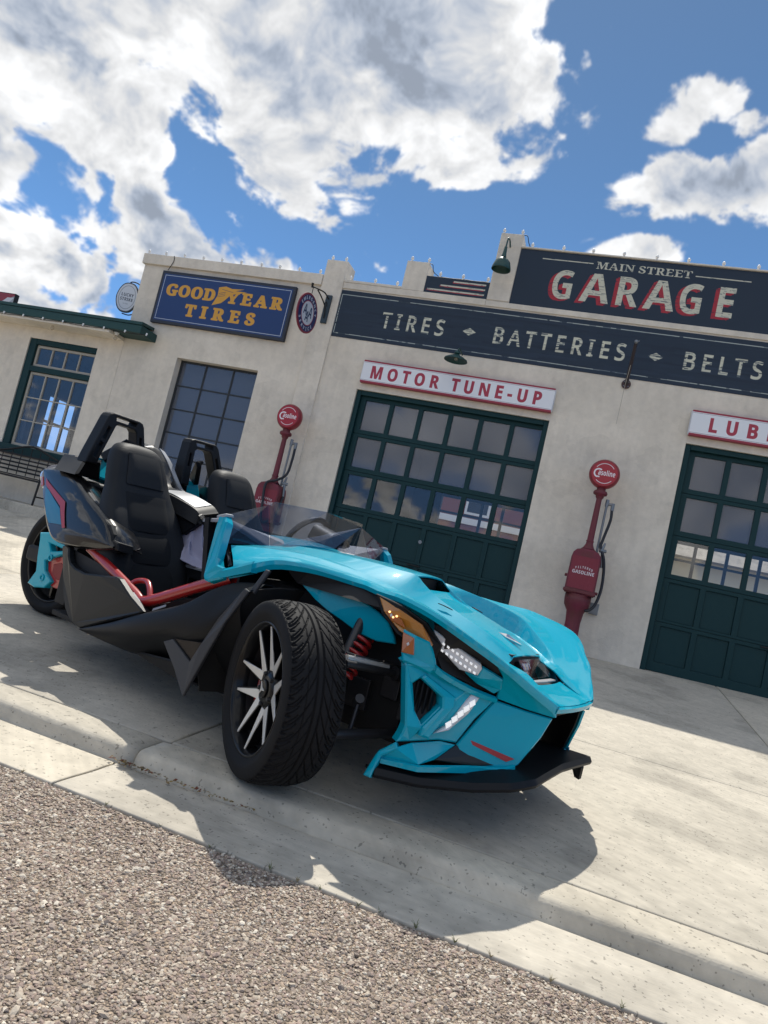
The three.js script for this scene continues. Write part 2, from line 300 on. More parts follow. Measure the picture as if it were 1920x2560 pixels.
// band over the doors, 2048 px for 9.36 m (x -4.83 .. 4.53), 0.78 m high
const bandTex = canvasTex(2048, 172, (x, w, h) => {
  x.fillStyle = NAVY; x.fillRect(0, 0, w, h);
  const X = (m) => (m + 4.83) / 9.36 * w, Y = (m) => (4.775 - m) / 0.78 * h;
  x.strokeStyle = '#b9c0b8'; x.lineWidth = 2.6; x.strokeRect(X(-4.775), Y(4.702), X(4.47) - X(-4.775), Y(4.058) - Y(4.702));
  x.fillStyle = '#cfcdb8';
  const word = (t, a, b) => { const s = (Y(4.243) - Y(4.492)) / 0.735; x.font = s + 'px sans-serif'; x.strokeStyle = '#cfcdb8'; x.lineWidth = 3.2; const n = [...t], ws = n.map((c) => x.measureText(c).width * 0.86), tot = ws.reduce((p, q) => p + q, 0), gap = (X(b) - X(a) - tot) / (n.length - 1); let p = X(a); x.textAlign = 'left'; n.forEach((c, i) => { x.save(); x.translate(p, Y(4.243)); x.scale(0.86, 1); x.fillText(c, 0, 0); x.strokeText(c, 0, 0); x.restore(); p += ws[i] + gap; }); };
  word('TIRES', -4.01, -2.975); word('BATTERIES', -2.215, -0.245); word('BELTS', 0.53, 1.585);
  for (const c of [-2.58, 0.165, 2.05]) { x.beginPath(); x.moveTo(X(c - 0.105), Y(4.365)); x.lineTo(X(c), Y(4.425)); x.lineTo(X(c + 0.105), Y(4.365)); x.lineTo(X(c), Y(4.305)); x.fill(); x.fillStyle = NAVY; for (const k of [-0.03, 0.012, 0.035]) x.fillRect(X(c - 0.06), Y(4.365 + k), X(0.1) - X(0), 1.6); x.fillStyle = '#cfcdb8'; }
  worn(x, w, h, NAVY, 1500, 11);
  x.globalAlpha = 0.05; for (let i = 0; i < 300; i++) { x.fillStyle = rnd() < 0.5 ? '#5a6a7a' : '#000'; x.fillRect(rnd() * w, rnd() * h, 40 + rnd() * 160, 2 + rnd() * 8); } x.globalAlpha = 1;
});
// main panel x -2.08 .. 1.78 (3.86 m), y 4.89 .. 5.77
const garageTex = canvasTex(2000, 456, (x, w, h) => {
  x.fillStyle = NAVY; x.fillRect(0, 0, w, h);
  const X = (m) => (m + 2.08) / 3.86 * w, Y = (m) => (5.77 - m) / 0.88 * h;
  x.fillStyle = '#c9c7b4'; x.fillRect(X(-1.727), Y(5.655), X(-0.97) - X(-1.727), 8); x.fillRect(X(0.474), Y(5.622), X(1.216) - X(0.474), 8);
  squeezed(x, 'MAIN STREET', X(-0.925), X(0.43), Y(5.575), Y(5.684), 'bold SZ serif');
  const L = (dx, dy, col) => { x.fillStyle = col; const s = (Y(5.055) - Y(5.50)) / 0.72; x.font = 'bold ' + s + 'px sans-serif'; x.save(); const xs = [-1.525, -1.075, -0.595, -0.16, 0.30, 0.79], ws = [0.36, 0.43, 0.36, 0.43, 0.36, 0.29]; [...'GARAGE'].forEach((c, i) => { x.save(); x.translate(X(xs[i] + dx), Y(5.055 + dy)); x.scale((X(ws[i]) - X(0)) / x.measureText(c).width, 1); x.textAlign = 'left'; x.fillText(c, 0, 0); x.restore(); }); x.restore(); };
  L(-0.055, -0.035, '#a5333f'); L(-0.03, -0.02, '#a5333f'); L(0, 0, '#c9c7b4');
  worn(x, w, h, NAVY, 1700, 23);
});
const stripeTex = canvasTex(640, 164, (x, w, h) => {
  x.fillStyle = NAVY; x.fillRect(0, 0, w, h); const X = (m) => (m + 3.45) / 1.02 * w, Y = (m) => (5.17 - m) / 0.262 * h;
  for (const [a, y] of [[-3.0, 5.132], [-3.2, 5.056], [-3.4, 4.977]]) { x.fillStyle = '#a5333f'; x.fillRect(X(a - 0.012), Y(y) + 8, X(-2.49) - X(a), 15); x.fillStyle = '#c4c2b2'; x.fillRect(X(a), Y(y), X(-2.48) - X(a), 15); }
  worn(x, w, h, NAVY, 160, 31);
});
const goodTex = canvasTex(1400, 512, (x, w, h) => {
  x.fillStyle = '#1c3768'; x.fillRect(0, 0, w, h);
  const X = (m) => (m + 8.157) / 2.586 * w, Y = (m) => (4.705 - m) / 0.94 * h;
  x.fillStyle = '#2b2b31'; x.fillRect(0, 0, w, 26); x.fillRect(0, h - 26, w, 26); x.fillRect(0, 0, 26, h); x.fillRect(w - 26, 0, 26, h);
  x.strokeStyle = '#c6cbd2'; x.lineWidth = 5; x.strokeRect(42, 42, w - 84, h - 84);
  x.fillStyle = '#d29a34'; x.strokeStyle = '#d29a34'; x.lineWidth = 13; x.lineJoin = 'round';
  const put = (t, a, b, y, top) => { const s = (Y(y) - Y(top)) / 0.72; x.font = 'bold ' + s + 'px serif'; const n = [...t], ws = n.map((c) => x.measureText(c).width), tot = ws.reduce((p, q) => p + q, 0), k = Math.min(1.12, (X(b) - X(a)) / tot * 0.97), gap = (X(b) - X(a) - tot * k) / (n.length - 1); let p = X(a); x.textAlign = 'left'; n.forEach((c, i) => { x.save(); x.translate(p, Y(y)); x.scale(k, 1); x.fillText(c, 0, 0); x.strokeText(c, 0, 0); x.restore(); p += ws[i] * k + gap; }); };
  put('GOOD', -8.0, -7.02, 4.28, 4.475); put('YEAR', -6.79, -5.75, 4.28, 4.475); put('TIRES', -7.53, -6.17, 3.955, 4.155);
  // the winged shoe between the words
  x.beginPath(); const P = (a, b) => [X(a), Y(b)]; x.moveTo(...P(-7.05, 4.20)); x.lineTo(...P(-6.88, 4.26)); x.quadraticCurveTo(...P(-6.8, 4.33), ...P(-6.74, 4.42)); x.lineTo(...P(-6.44, 4.50)); x.lineTo(...P(-6.66, 4.50)); x.lineTo(...P(-6.50, 4.545)); x.lineTo(...P(-6.74, 4.53)); x.lineTo(...P(-6.86, 4.56)); x.lineTo(...P(-6.99, 4.53)); x.lineTo(...P(-6.98, 4.38)); x.closePath(); x.fill();
  x.strokeStyle = '#1c3768'; x.lineWidth = 3; for (const k of [0, 0.03, 0.06]) { x.beginPath(); x.moveTo(...P(-6.97, 4.36 + k)); x.lineTo(...P(-6.84, 4.40 + k)); x.stroke(); } x.beginPath(); x.moveTo(...P(-6.92, 4.5)); x.lineTo(...P(-6.7, 4.47)); x.stroke();
  x.globalAlpha = 0.5; seed = 5; for (let i = 0; i < 60; i++) { x.fillStyle = rnd() < 0.5 ? '#3a4c6c' : '#8b7d66'; const a = rnd() < 0.5; x.fillRect(a ? rnd() * w : (rnd() < 0.5 ? 30 + rnd() * 14 : w - 44 + rnd() * 14), a ? (rnd() < 0.5 ? 30 + rnd() * 14 : h - 44 + rnd() * 14) : rnd() * h, 2 + rnd() * 6, 2 + rnd() * 6); } x.globalAlpha = 1;
});
const plateTex = (text, x0, x1, w0, letters) => canvasTex(2048, 236, (x, w, h) => {
  x.fillStyle = '#e3e5e8'; x.fillRect(0, 0, w, h); x.fillStyle = '#9c2f42'; x.fillRect(0, 0, w, 10); x.fillRect(0, h - 13, w, 13); x.fillStyle = '#42202b'; x.fillRect(0, 17, w, 2.5); x.fillRect(0, h - 22, w, 2.5);
  const s = 0.58 * h / 0.72; x.font = 'bold ' + s + 'px sans-serif'; x.fillStyle = '#a52f42'; x.strokeStyle = '#a52f42'; x.lineWidth = 7; const k = 0.86, y = h * 0.5 + 0.29 * h;
  for (const [t, a, b] of letters) { const n = [...t], ws = n.map((c) => x.measureText(c).width * k), tot = ws.reduce((p, q) => p + q, 0), gap = n.length > 1 ? ((b - a) * w - tot) / (n.length - 1) : 0; let p = a * w; x.textAlign = 'left'; n.forEach((c, i) => { x.save(); x.translate(p, y); x.scale(k, 1); x.fillText(c, 0, 0); x.strokeText(c, 0, 0); x.restore(); p += ws[i] + gap; }); }
});
const motorTex = plateTex('', 0, 0, 0, [['MOTOR', 0.045, 0.42], ['TUNE-UP', 0.485, 0.945]]);
const lubeTex = plateTex('', 0, 0, 0, [['LUBRICATION', 0.075, 0.925]]);
const curved = (x, text, cx, cy, rx, ry, a0, a1, flip) => { const n = text.length; for (let i = 0; i < n; i++) { const a = a0 + (a1 - a0) * i / (n - 1); x.save(); x.translate(cx + rx * Math.cos(a), cy + ry * Math.sin(a)); x.rotate(a + (flip ? -Math.PI / 2 : Math.PI / 2)); x.textAlign = 'center'; x.textBaseline = 'middle'; x.fillText(text[i], 0, 0); x.restore(); } };
const aaaTex = canvasTex(512, 512, (x, w) => {
  x.fillStyle = '#8e3340'; x.fillRect(0, 0, w, w); x.fillStyle = '#26305c'; x.beginPath(); x.arc(256, 256, 240, 0, 7); x.fill(); x.fillStyle = '#9a3444'; x.beginPath(); x.arc(256, 256, 165, 0, 7); x.fill(); x.fillStyle = '#c3c8cf'; x.beginPath(); x.arc(256, 256, 154, 0, 7); x.fill();
  x.fillStyle = '#cdd2d8'; x.font = 'bold 62px sans-serif'; curved(x, 'EMERGENCY', 256, 256, 203, 203, -Math.PI * 0.86, -Math.PI * 0.08); curved(x, 'SERVICE', 256, 256, 203, 203, Math.PI * 0.82, Math.PI * 0.22, true);
  x.fillStyle = '#173056'; x.textAlign = 'center'; x.textBaseline = 'alphabetic'; x.save(); x.font = 'bold 190px sans-serif'; x.translate(188, 292); x.scale(0.72, 1); x.fillText('A', 0, 0); x.restore(); x.save(); x.font = 'bold 190px sans-serif'; x.translate(256, 366); x.scale(0.72, 1); x.fillText('A', 0, 0); x.restore(); x.save(); x.font = 'bold 190px sans-serif'; x.translate(324, 292); x.scale(0.72, 1); x.fillText('A', 0, 0); x.restore();
});
const globeTex = canvasTex(512, 512, (x) => {
  x.fillStyle = '#a3222d'; x.fillRect(0, 0, 512, 512); x.strokeStyle = '#d8d5d6'; x.lineWidth = 13; x.beginPath(); x.arc(256, 256, 205, -Math.PI * 0.82, -Math.PI * 0.2); x.stroke(); x.beginPath(); x.arc(256, 256, 205, Math.PI * 0.22, Math.PI * 0.74); x.stroke();
  x.strokeStyle = '#e4e1e2'; x.lineWidth = 30; x.beginPath(); x.arc(140, 262, 84, -Math.PI * 0.3, Math.PI * 0.55, true); x.stroke(); x.fillStyle = '#e4e1e2'; x.fillRect(116, 322, 54, 28);
  x.save(); x.font = 'bold 150px sans-serif'; x.translate(128, 300); x.scale(0.66, 1); x.textAlign = 'left'; x.fillText('asoline', 0, 0); x.restore();
});
const tankTex = canvasTex(512, 640, (x, w, h) => {
  x.fillStyle = '#7d2433'; x.fillRect(0, 0, w, h); seed = 77; for (let i = 0; i < 900; i++) { x.globalAlpha = 0.06 + rnd() * 0.1; x.fillStyle = rnd() < 0.5 ? '#5c1a26' : '#94485a'; x.fillRect(rnd() * w, rnd() * h, 2 + rnd() * 8, 4 + rnd() * 60); } x.globalAlpha = 1;
  x.fillStyle = '#d9d4d6'; x.font = 'bold 62px sans-serif'; const t = 'FILTERED'; for (let i = 0; i < 8; i++) { const a = (i - 3.5) / 3.5; x.save(); x.translate(256 + a * 150, 232 + a * a * 26); x.rotate(a * 0.18); x.textAlign = 'center'; x.scale(0.85, 1); x.fillText(t[i], 0, 0); x.restore(); }
  x.save(); x.translate(40, 345); x.font = 'bold 92px sans-serif'; x.scale(432 / x.measureText('GASOLINE').width, 1); x.textAlign = 'left'; x.fillText('GASOLINE', 0, 0); x.restore();
});
const luckyTex = canvasTex(256, 360, (x, w, h) => {
  x.fillStyle = '#c6cbd2'; x.fillRect(0, 0, w, h); x.strokeStyle = '#8b929b'; x.lineWidth = 7; x.beginPath(); x.ellipse(128, 180, 96, 148, 0, 0, 7); x.stroke(); x.fillStyle = '#2d3744'; x.font = 'bold 50px sans-serif'; x.textAlign = 'center'; x.save(); x.translate(128, 168); x.scale(0.95, 1.1); x.fillText('LUCKY', 0, 0); x.fillText('STRIKE', 0, 52); x.restore(); x.font = '18px sans-serif'; x.fillStyle = '#6a737d'; x.fillText('FILTERS', 128, 268);
});
const conocoTex = canvasTex(512, 256, (x, w, h) => {
  x.fillStyle = '#9da3aa'; x.fillRect(0, 0, w, h); x.fillStyle = '#8c3440'; x.beginPath(); x.moveTo(0, 0); x.lineTo(w, 0); x.lineTo(w, 20); x.lineTo(140, h); x.lineTo(0, h); x.fill(); x.fillStyle = '#c9ced4'; x.beginPath(); x.moveTo(w - 60, 40); x.lineTo(w, 40); x.lineTo(w - 170, h); x.lineTo(w - 230, h); x.fill(); x.fillStyle = '#20242a'; x.fillRect(0, 120, w - 20, 80); x.fillStyle = '#d6dade'; x.font = 'bold 70px sans-serif'; x.textAlign = 'left'; x.save(); x.translate(20, 185); x.scale(1.3, 1); x.fillText('CONOCO', 0, 0); x.restore();
});
function signFace(tex, x0, x1, y0, y1, z) { const g = new THREE.PlaneGeometry(x1 - x0, y1 - y0); g.translate((x0 + x1) / 2, (y0 + y1) / 2, z); return [g, mat({ map: tex, roughness: 0.45 })]; }

atFront = true;

// ---------------------------------------------------------------- the garage
const garage = thing('garage_building', 'pale stucco garage with stepped parapet, dark painted bands and green roll-up doors', 'building');
const DOORS = [[-4.15, -1.10], [0.80, 3.85]], DTOP = 3.2, WIN2 = [-7.48, -5.92, 0.68, 3.23];
{
  const half = [[-8.6, -0.35], [-8.6, 4.96], [-5.17, 4.96], [-4.80, 4.92], [-3.82, 4.92], [-3.45, 4.92], [-3.45, 5.18], [-2.43, 5.18], [-2.08, 5.18], [-2.08, 5.775]];
  const out = [...half, ...half.map(([x, y]) => [-0.3 - x, y]).reverse()];
  const holes = [...DOORS.map(([a, b]) => rect(a, b, -0.2, DTOP)), rect(...WIN2)];
  const g = extrude(out, 0.24, 0, holes); g.translate(0, 0, -0.24);
  obj('front_wall', worldUV(g), M.stucco, garage);
  const pil = [[-5.17, -4.80, 5.25, -0.3, 0.03], [-3.82, -3.45, 5.385, 4.905, 0.015], [-2.43, -2.08, 5.99, 4.905, 0.015]];
  for (const [a, b, t, y0, pr] of pil) for (const s of [0, 1]) { const [x0, x1] = s ? [-0.3 - b, -0.3 - a] : [a, b]; obj('pilaster', box(x0, x1, y0, t, -0.34, pr, 0.008), M.trim, garage); }
  obj('cornice', box(-8.64, -5.174, 4.80, 4.985, -0.26, 0.05, 0.01), M.trim, garage);
  obj('cornice', box(-4.796, -2.434, 4.80, 4.902, -0.2, 0.022, 0.006), M.trim, garage);
  obj('cornice', box(-4.796, -3.824, 4.903, 4.945, -0.25, 0.03, 0.006), M.trim, garage);
  obj('cornice', box(-2.076, 1.776, 5.776, 5.80, -0.26, 0.03, 0.006), M.trim, garage);
  obj('cornice', box(-2.43, 2.1, 4.80, 4.884, -0.2, 0.022, 0.006), M.trim, garage);
  // painted signs on the plaster
  const paint = (name, tex, x0, x1, y0, y1, label) => { const [pg, pm] = signFace(tex, x0, x1, y0, y1, 0); const b = box(x0, x1, y0, y1, -0.002, 0.004); pm.roughness = 0.85; const o = obj(name, b, mat({ color: lin(0.022, 0.037, 0.06), roughness: 0.85 }), garage); o.userData.label = label; pg.translate(0, 0, 0.0065); obj('lettering', pg, pm, o); };
  paint('painted_band', bandTex, -4.828, 4.53, 3.99, 4.775, 'black painted band reading TIRES BATTERIES BELTS in worn white');
  paint('painted_panel', garageTex, -2.076, 1.776, 4.888, 5.77, 'black painted panel reading MAIN STREET GARAGE with red letter shadows');
  paint('painted_panel', stripeTex, -3.447, -2.433, 4.908, 5.172, 'small black painted panel with three worn stripes');
  // wall ends, roof, back and floor of the workshop
  const side = (x0, x1) => obj('side_wall', box(x0, x1, -0.35, 4.7, -9.6, -0.242), M.stucco, garage);
  side(-8.596, -8.38); side(8.08, 8.296);
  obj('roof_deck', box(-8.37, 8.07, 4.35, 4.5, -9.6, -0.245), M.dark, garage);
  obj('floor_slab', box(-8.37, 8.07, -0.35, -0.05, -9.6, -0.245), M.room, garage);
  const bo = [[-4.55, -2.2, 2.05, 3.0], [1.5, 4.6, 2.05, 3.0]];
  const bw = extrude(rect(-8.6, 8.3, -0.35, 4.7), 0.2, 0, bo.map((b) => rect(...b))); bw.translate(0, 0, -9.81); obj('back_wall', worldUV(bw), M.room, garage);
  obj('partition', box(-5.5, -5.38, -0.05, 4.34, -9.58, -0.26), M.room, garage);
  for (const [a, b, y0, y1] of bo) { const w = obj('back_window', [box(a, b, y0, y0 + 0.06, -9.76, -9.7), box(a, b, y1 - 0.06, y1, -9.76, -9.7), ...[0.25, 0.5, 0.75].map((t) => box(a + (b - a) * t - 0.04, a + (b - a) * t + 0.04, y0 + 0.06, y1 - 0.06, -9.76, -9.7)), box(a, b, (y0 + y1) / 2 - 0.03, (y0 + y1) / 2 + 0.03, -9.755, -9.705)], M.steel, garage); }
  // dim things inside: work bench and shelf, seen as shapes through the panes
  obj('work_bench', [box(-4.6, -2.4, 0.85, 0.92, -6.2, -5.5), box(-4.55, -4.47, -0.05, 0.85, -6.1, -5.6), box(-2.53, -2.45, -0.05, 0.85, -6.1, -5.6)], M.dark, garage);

  // roll-up doors
  const paneX = 2.80, pw = 0.405, pitch = (2.80 - pw) / 5;
  DOORS.forEach(([d0, d1], di) => {
    const cx = (d0 + d1) / 2, zf = -0.10, left = cx - 1.362;
    const door = new THREE.Group(); door.name = 'roll_up_door'; garage.add(door);
    const jamb = (x0, x1, y0, y1, z0 = -0.20, z1 = -0.035) => obj('door_frame', box(x0, x1, y0, y1, z0, z1, 0.006), M.green, door);
    jamb(d0 + 0.002, d0 + 0.075, -0.05, DTOP - 0.002); jamb(d1 - 0.075, d1 - 0.002, -0.05, DTOP - 0.002); jamb(d0 + 0.077, d1 - 0.077, DTOP - 0.075, DTOP - 0.002);
    // five hinged sections; the upper three glazed
    const rows = [[2.52, 3.124, 2.585, 3.065], [1.915, 2.515, 1.985, 2.465], [1.31, 1.91, 1.372, 1.858], [0.70, 1.305, 0.735, 1.255], [0.02, 0.695, 0.15, 0.645]];
    rows.forEach(([y0, y1, p0, p1], r) => {
      const s0 = d0 + 0.078, s1 = d1 - 0.078, cells = []; for (let c = 0; c < 6; c++) cells.push([left + c * pitch, left + c * pitch + pw]);
      const g = extrude(rect(s0, s1, y0, y1), 0.045, 0.003, cells.map(([a, b]) => rect(a, b, p0, p1))); g.translate(0, 0, zf - 0.05);
      const sec = obj('door_section', g, M.green, door);
      cells.forEach(([a, b]) => {
        if (r < 3) { obj('pane', box(a + 0.001, b - 0.001, p0 + 0.001, p1 - 0.001, zf - 0.034, zf - 0.030), r === 2 ? M.glass : M.greyedGlass, sec); }
        else { const pg = extrude(rect(a + 0.001, b - 0.001, p0 + 0.001, p1 - 0.001), 0.006, 0.004); pg.translate(0, 0, zf - 0.034); obj('door_panel', pg, M.green, sec); }
      });
    });
    const hd = [box(cx - 0.10, cx + 0.10, 0.672, 0.69, zf + 0.002, zf + 0.03, 0.004), rod([cx + 0.05, 1.06, zf], [cx + 0.05, 1.06, zf + 0.03], 0.03)];
    obj('door_handle', hd[0], M.iron, door); obj('lock', [rod([cx + 0.02, 1.05, zf - 0.03], [cx + 0.02, 1.05, zf + 0.012], 0.032, 0.028, 18)], M.zinc, door);
  });
  // steel window with twelve lights and more
  {
    const [x0, x1, y0, y1] = WIN2, z = -0.16, w = new THREE.Group(); w.name = 'steel_window'; garage.add(w);
    const fr = (a, b, c, d, t = 0.03) => obj('frame_bar', box(a, b, c, d, z - t / 2, z + t / 2, 0.003), M.steel, w);
    fr(x0 + 0.001, x0 + 0.035, y0 + 0.001, y1 - 0.001); fr(x1 - 0.035, x1 - 0.001, y0 + 0.001, y1 - 0.001); fr(x0 + 0.036, x1 - 0.036, y1 - 0.035, y1 - 0.001); fr(x0 + 0.036, x1 - 0.036, y0 + 0.001, y0 + 0.035);
    const cols = [x0 + 0.035, x0 + 0.51, x0 + 1.045, x1 - 0.035], n = 6, hgt = (y1 - y0 - 0.07) / n;
    for (let c = 1; c < 3; c++) fr(cols[c] - 0.014, cols[c] + 0.014, y0 + 0.036, y1 - 0.036, 0.034);
    for (let r = 0; r < n; r++) { const a = y0 + 0.035 + r * hgt; if (r) fr(x0 + 0.036, x1 - 0.036, a - 0.012, a + 0.012, 0.028); for (let c = 0; c < 3; c++) obj('pane', box(cols[c] + 0.008, cols[c + 1] - 0.008, a + 0.004, a + hgt - 0.004, z - 0.003, z + 0.001), M.greyedGlass, w); }
    obj('window_sill', box(x0 - 0.02, x1 + 0.02, y0 - 0.07, y0 - 0.002, -0.2, 0.03, 0.008), M.trim, w);
  }
}
// ---------------------------------------------------------------- the low station building on the left
const station = thing('station_building', 'low pale stucco building with green eave and green framed window beside the garage', 'building');
{
  const X0 = -11.6, X1 = -8.605, wx0 = -10.60, wx1 = -9.11, wy0 = 1.0, wy1 = 3.16;
  const g = extrude(rect(X0, X1, -0.3, 3.5), 0.22, 0, [rect(wx0, wx1, wy0, wy1)]); g.translate(0, 0, -0.22); obj('front_wall', worldUV(g), M.stucco, station);
  // west wall with two windows open to the sky
  const ww = [[0.92, 1.30], [1.75, 2.75]];
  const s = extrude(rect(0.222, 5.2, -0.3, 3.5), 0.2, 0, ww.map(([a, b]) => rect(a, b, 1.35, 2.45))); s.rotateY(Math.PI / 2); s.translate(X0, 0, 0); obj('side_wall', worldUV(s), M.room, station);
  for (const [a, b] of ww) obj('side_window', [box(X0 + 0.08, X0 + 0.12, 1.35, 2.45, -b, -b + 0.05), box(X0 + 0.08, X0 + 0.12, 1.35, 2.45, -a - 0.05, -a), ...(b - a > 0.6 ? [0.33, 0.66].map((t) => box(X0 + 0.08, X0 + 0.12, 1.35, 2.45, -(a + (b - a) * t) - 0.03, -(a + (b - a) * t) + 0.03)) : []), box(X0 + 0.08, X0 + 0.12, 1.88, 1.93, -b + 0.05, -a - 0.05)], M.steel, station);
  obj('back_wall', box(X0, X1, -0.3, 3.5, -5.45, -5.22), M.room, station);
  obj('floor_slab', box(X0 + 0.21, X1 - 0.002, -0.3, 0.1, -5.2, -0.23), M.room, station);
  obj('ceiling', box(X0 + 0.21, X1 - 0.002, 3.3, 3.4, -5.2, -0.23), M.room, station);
  // roof with a deep green fascia
  obj('eave', [box(-13.2, -7.98, 3.42, 3.56, -0.05, 0.46, 0.01)], M.greenTrim, station);
  const roof = new THREE.BufferGeometry(), rp = [[-13.22, 3.562, 0.475], [-7.97, 3.562, 0.475], [-8.62, 3.98, -2.6], [-13.22, 3.98, -2.6]], rl = [...rp, ...rp.map(([a, b, c]) => [a, b + 0.05, c])].flat();
  roof.setAttribute('position', new THREE.Float32BufferAttribute(rl, 3)); roof.setIndex([0, 2, 1, 0, 3, 2, 4, 5, 6, 4, 6, 7, 0, 1, 5, 0, 5, 4, 1, 2, 6, 1, 6, 5, 2, 3, 7, 2, 7, 6, 3, 0, 4, 3, 4, 7]); obj('roof_sheet', worldUV(roof.toNonIndexed()).computeVertexNormals() ?? roof, M.greenTrim, station);
  obj('soffit', box(-13.2, -8.61, 3.36, 3.417, 0.002, 0.44), M.trim, station);
  // rafter ends under the eave
  // window: green casing, cream sashes
  const win = new THREE.Group(); win.name = 'sash_window'; station.add(win);
  const cas = (a, b, c, d) => obj('casing', box(a, b, c, d, -0.14, -0.02, 0.006), M.green, win);
  cas(wx0 + 0.001, wx0 + 0.15, wy0 + 0.17, wy1 - 0.001); cas(wx1 - 0.02, wx1 - 0.001, wy0 + 0.17, wy1 - 0.001); cas(wx0 + 0.151, wx1 - 0.021, wy1 - 0.10, wy1 - 0.001); cas(wx0 + 0.151, wx1 - 0.021, 2.555, 2.655);
  obj('window_sill', box(wx0 - 0.05, wx1 + 0.06, wy0, wy0 + 0.168, -0.14, 0.06, 0.01), M.green, win);
  const sash = (y0, y1, rows) => {
    const x0 = wx0 + 0.152, x1 = wx1 - 0.022, z = -0.09, t = 0.045, b = (a, c, d, e) => obj('sash_bar', box(a, c, d, e, z - 0.02, z + 0.02, 0.004), M.cream, win);
    b(x0, x0 + t, y0, y1); b(x1 - t, x1, y0, y1); b(x0 + t, x1 - t, y1 - t, y1); b(x0 + t, x1 - t, y0, y0 + t);
    const w = (x1 - x0 - 2 * t) / 4, h = (y1 - y0 - 2 * t) / rows;
    for (let c = 1; c < 4; c++) b(x0 + t + c * w - 0.012, x0 + t + c * w + 0.012, y0 + t, y1 - t);
    for (let r = 1; r < rows; r++) obj('sash_bar', box(x0 + t, x1 - t, y0 + t + r * h - 0.009, y0 + t + r * h + 0.009, z - 0.015, z + 0.017), M.cream, win);
    for (let r = 0; r < rows; r++) for (let c = 0; c < 4; c++) obj('pane', box(x0 + t + c * w + 0.004, x0 + t + (c + 1) * w - 0.004, y0 + t + r * h + 0.003, y0 + t + (r + 1) * h - 0.003, z - 0.006, z - 0.003), M.glass, win);
  };
  sash(2.658, 3.055, 1); sash(1.172, 2.55, 3);
}
// bulbs under the eave
const bulbGlass = phys({ color: lin(0.85, 0.82, 0.75), roughness: 0.08, transmission: 0.85, thickness: 0, ior: 1.45 });
for (const [x, lab] of [[-9.90, 'bare bulb in white socket under green eave over the sash window'], [-8.56, 'bare bulb in white socket under green eave beside the blue tyre sign']]) {
  const t = thing('eave_bulb', lab, 'light bulb', [x, 3.418, 0.3], 0, 'bulbs under the green eave');
  obj('socket', lathe([[0, 0], [0.045, 0], [0.045, -0.02], [0.028, -0.03], [0.028, -0.05], [0, -0.05]], 16), M.white, t);
  obj('bulb', lathe([[0, -0.05], [0.018, -0.052], [0.022, -0.075], [0.034, -0.105], [0.032, -0.125], [0.018, -0.14], [0, -0.143]], 16), bulbGlass, t);
}
{ // eave clips: small pale light string under the fascia
  const t = thing('eave_light_string', 'string of small white bulb holders along bottom of green eave', 'string lights');
  const pts = []; for (let i = 0; i <= 12; i++) pts.push([-13 + i * 0.43, 3.405 - (i % 2) * 0.012, 0.455]); obj('cable', tube(pts, 0.006, 60, 5), M.iron, t);
  for (let i = 0; i <= 12; i++) obj('bulb_holder', rod([-13 + i * 0.43, 3.43, 0.465], [-13 + i * 0.43, 3.39, 0.478], 0.016, 0.011, 8), M.white, t);
}
// ---------------------------------------------------------------- signs
function boardSign(name, label, tex, x0, x1, y0, y1, z0, z1, edge, r, category = 'sign') {
  const t = thing(name, label, category, [(x0 + x1) / 2, y0, z0]); const w = (x1 - x0) / 2, h = y1 - y0;
  obj('board', new RoundedBoxGeometry(2 * w, h, z1 - z0, 3, r).translate(0, h / 2, (z1 - z0) / 2), edge, t);
  const f = new THREE.PlaneGeometry(2 * w - r, h - r * 0.5); f.translate(0, h / 2, z1 - z0 + 0.004); obj('printed_face', f, mat({ map: tex, roughness: 0.4 }), t); return t;
}
boardSign('enamel_sign', 'blue enamel sign reading GOODYEAR TIRES in yellow', goodTex, -8.157, -5.571, 3.765, 4.705, 0.004, 0.06, mat({ color: lin(0.024, 0.024, 0.03), roughness: 0.6 }), 0.008);
const plate = (label, tex, x0) => { const t = boardSign('bay_sign', label, tex, x0, x0 + 3.03, 3.305, 3.655, 0.004, 0.09, mat({ color: lin(0.62, 0.63, 0.65), roughness: 0.45 }), 0.03); obj('edge_rail', [box(-1.50, 1.50, -0.006, 0.012, 0.01, 0.088, 0.004), box(-1.50, 1.50, 0.338, 0.356, 0.01, 0.088, 0.004)], mat({ color: lin(0.30, 0.03, 0.05), roughness: 0.5 }), t); };
plate('white sign with red letters reading MOTOR TUNE-UP above green door', motorTex, -4.115);
plate('white sign with red letters reading LUBRICATION above green door', lubeTex, 0.785);
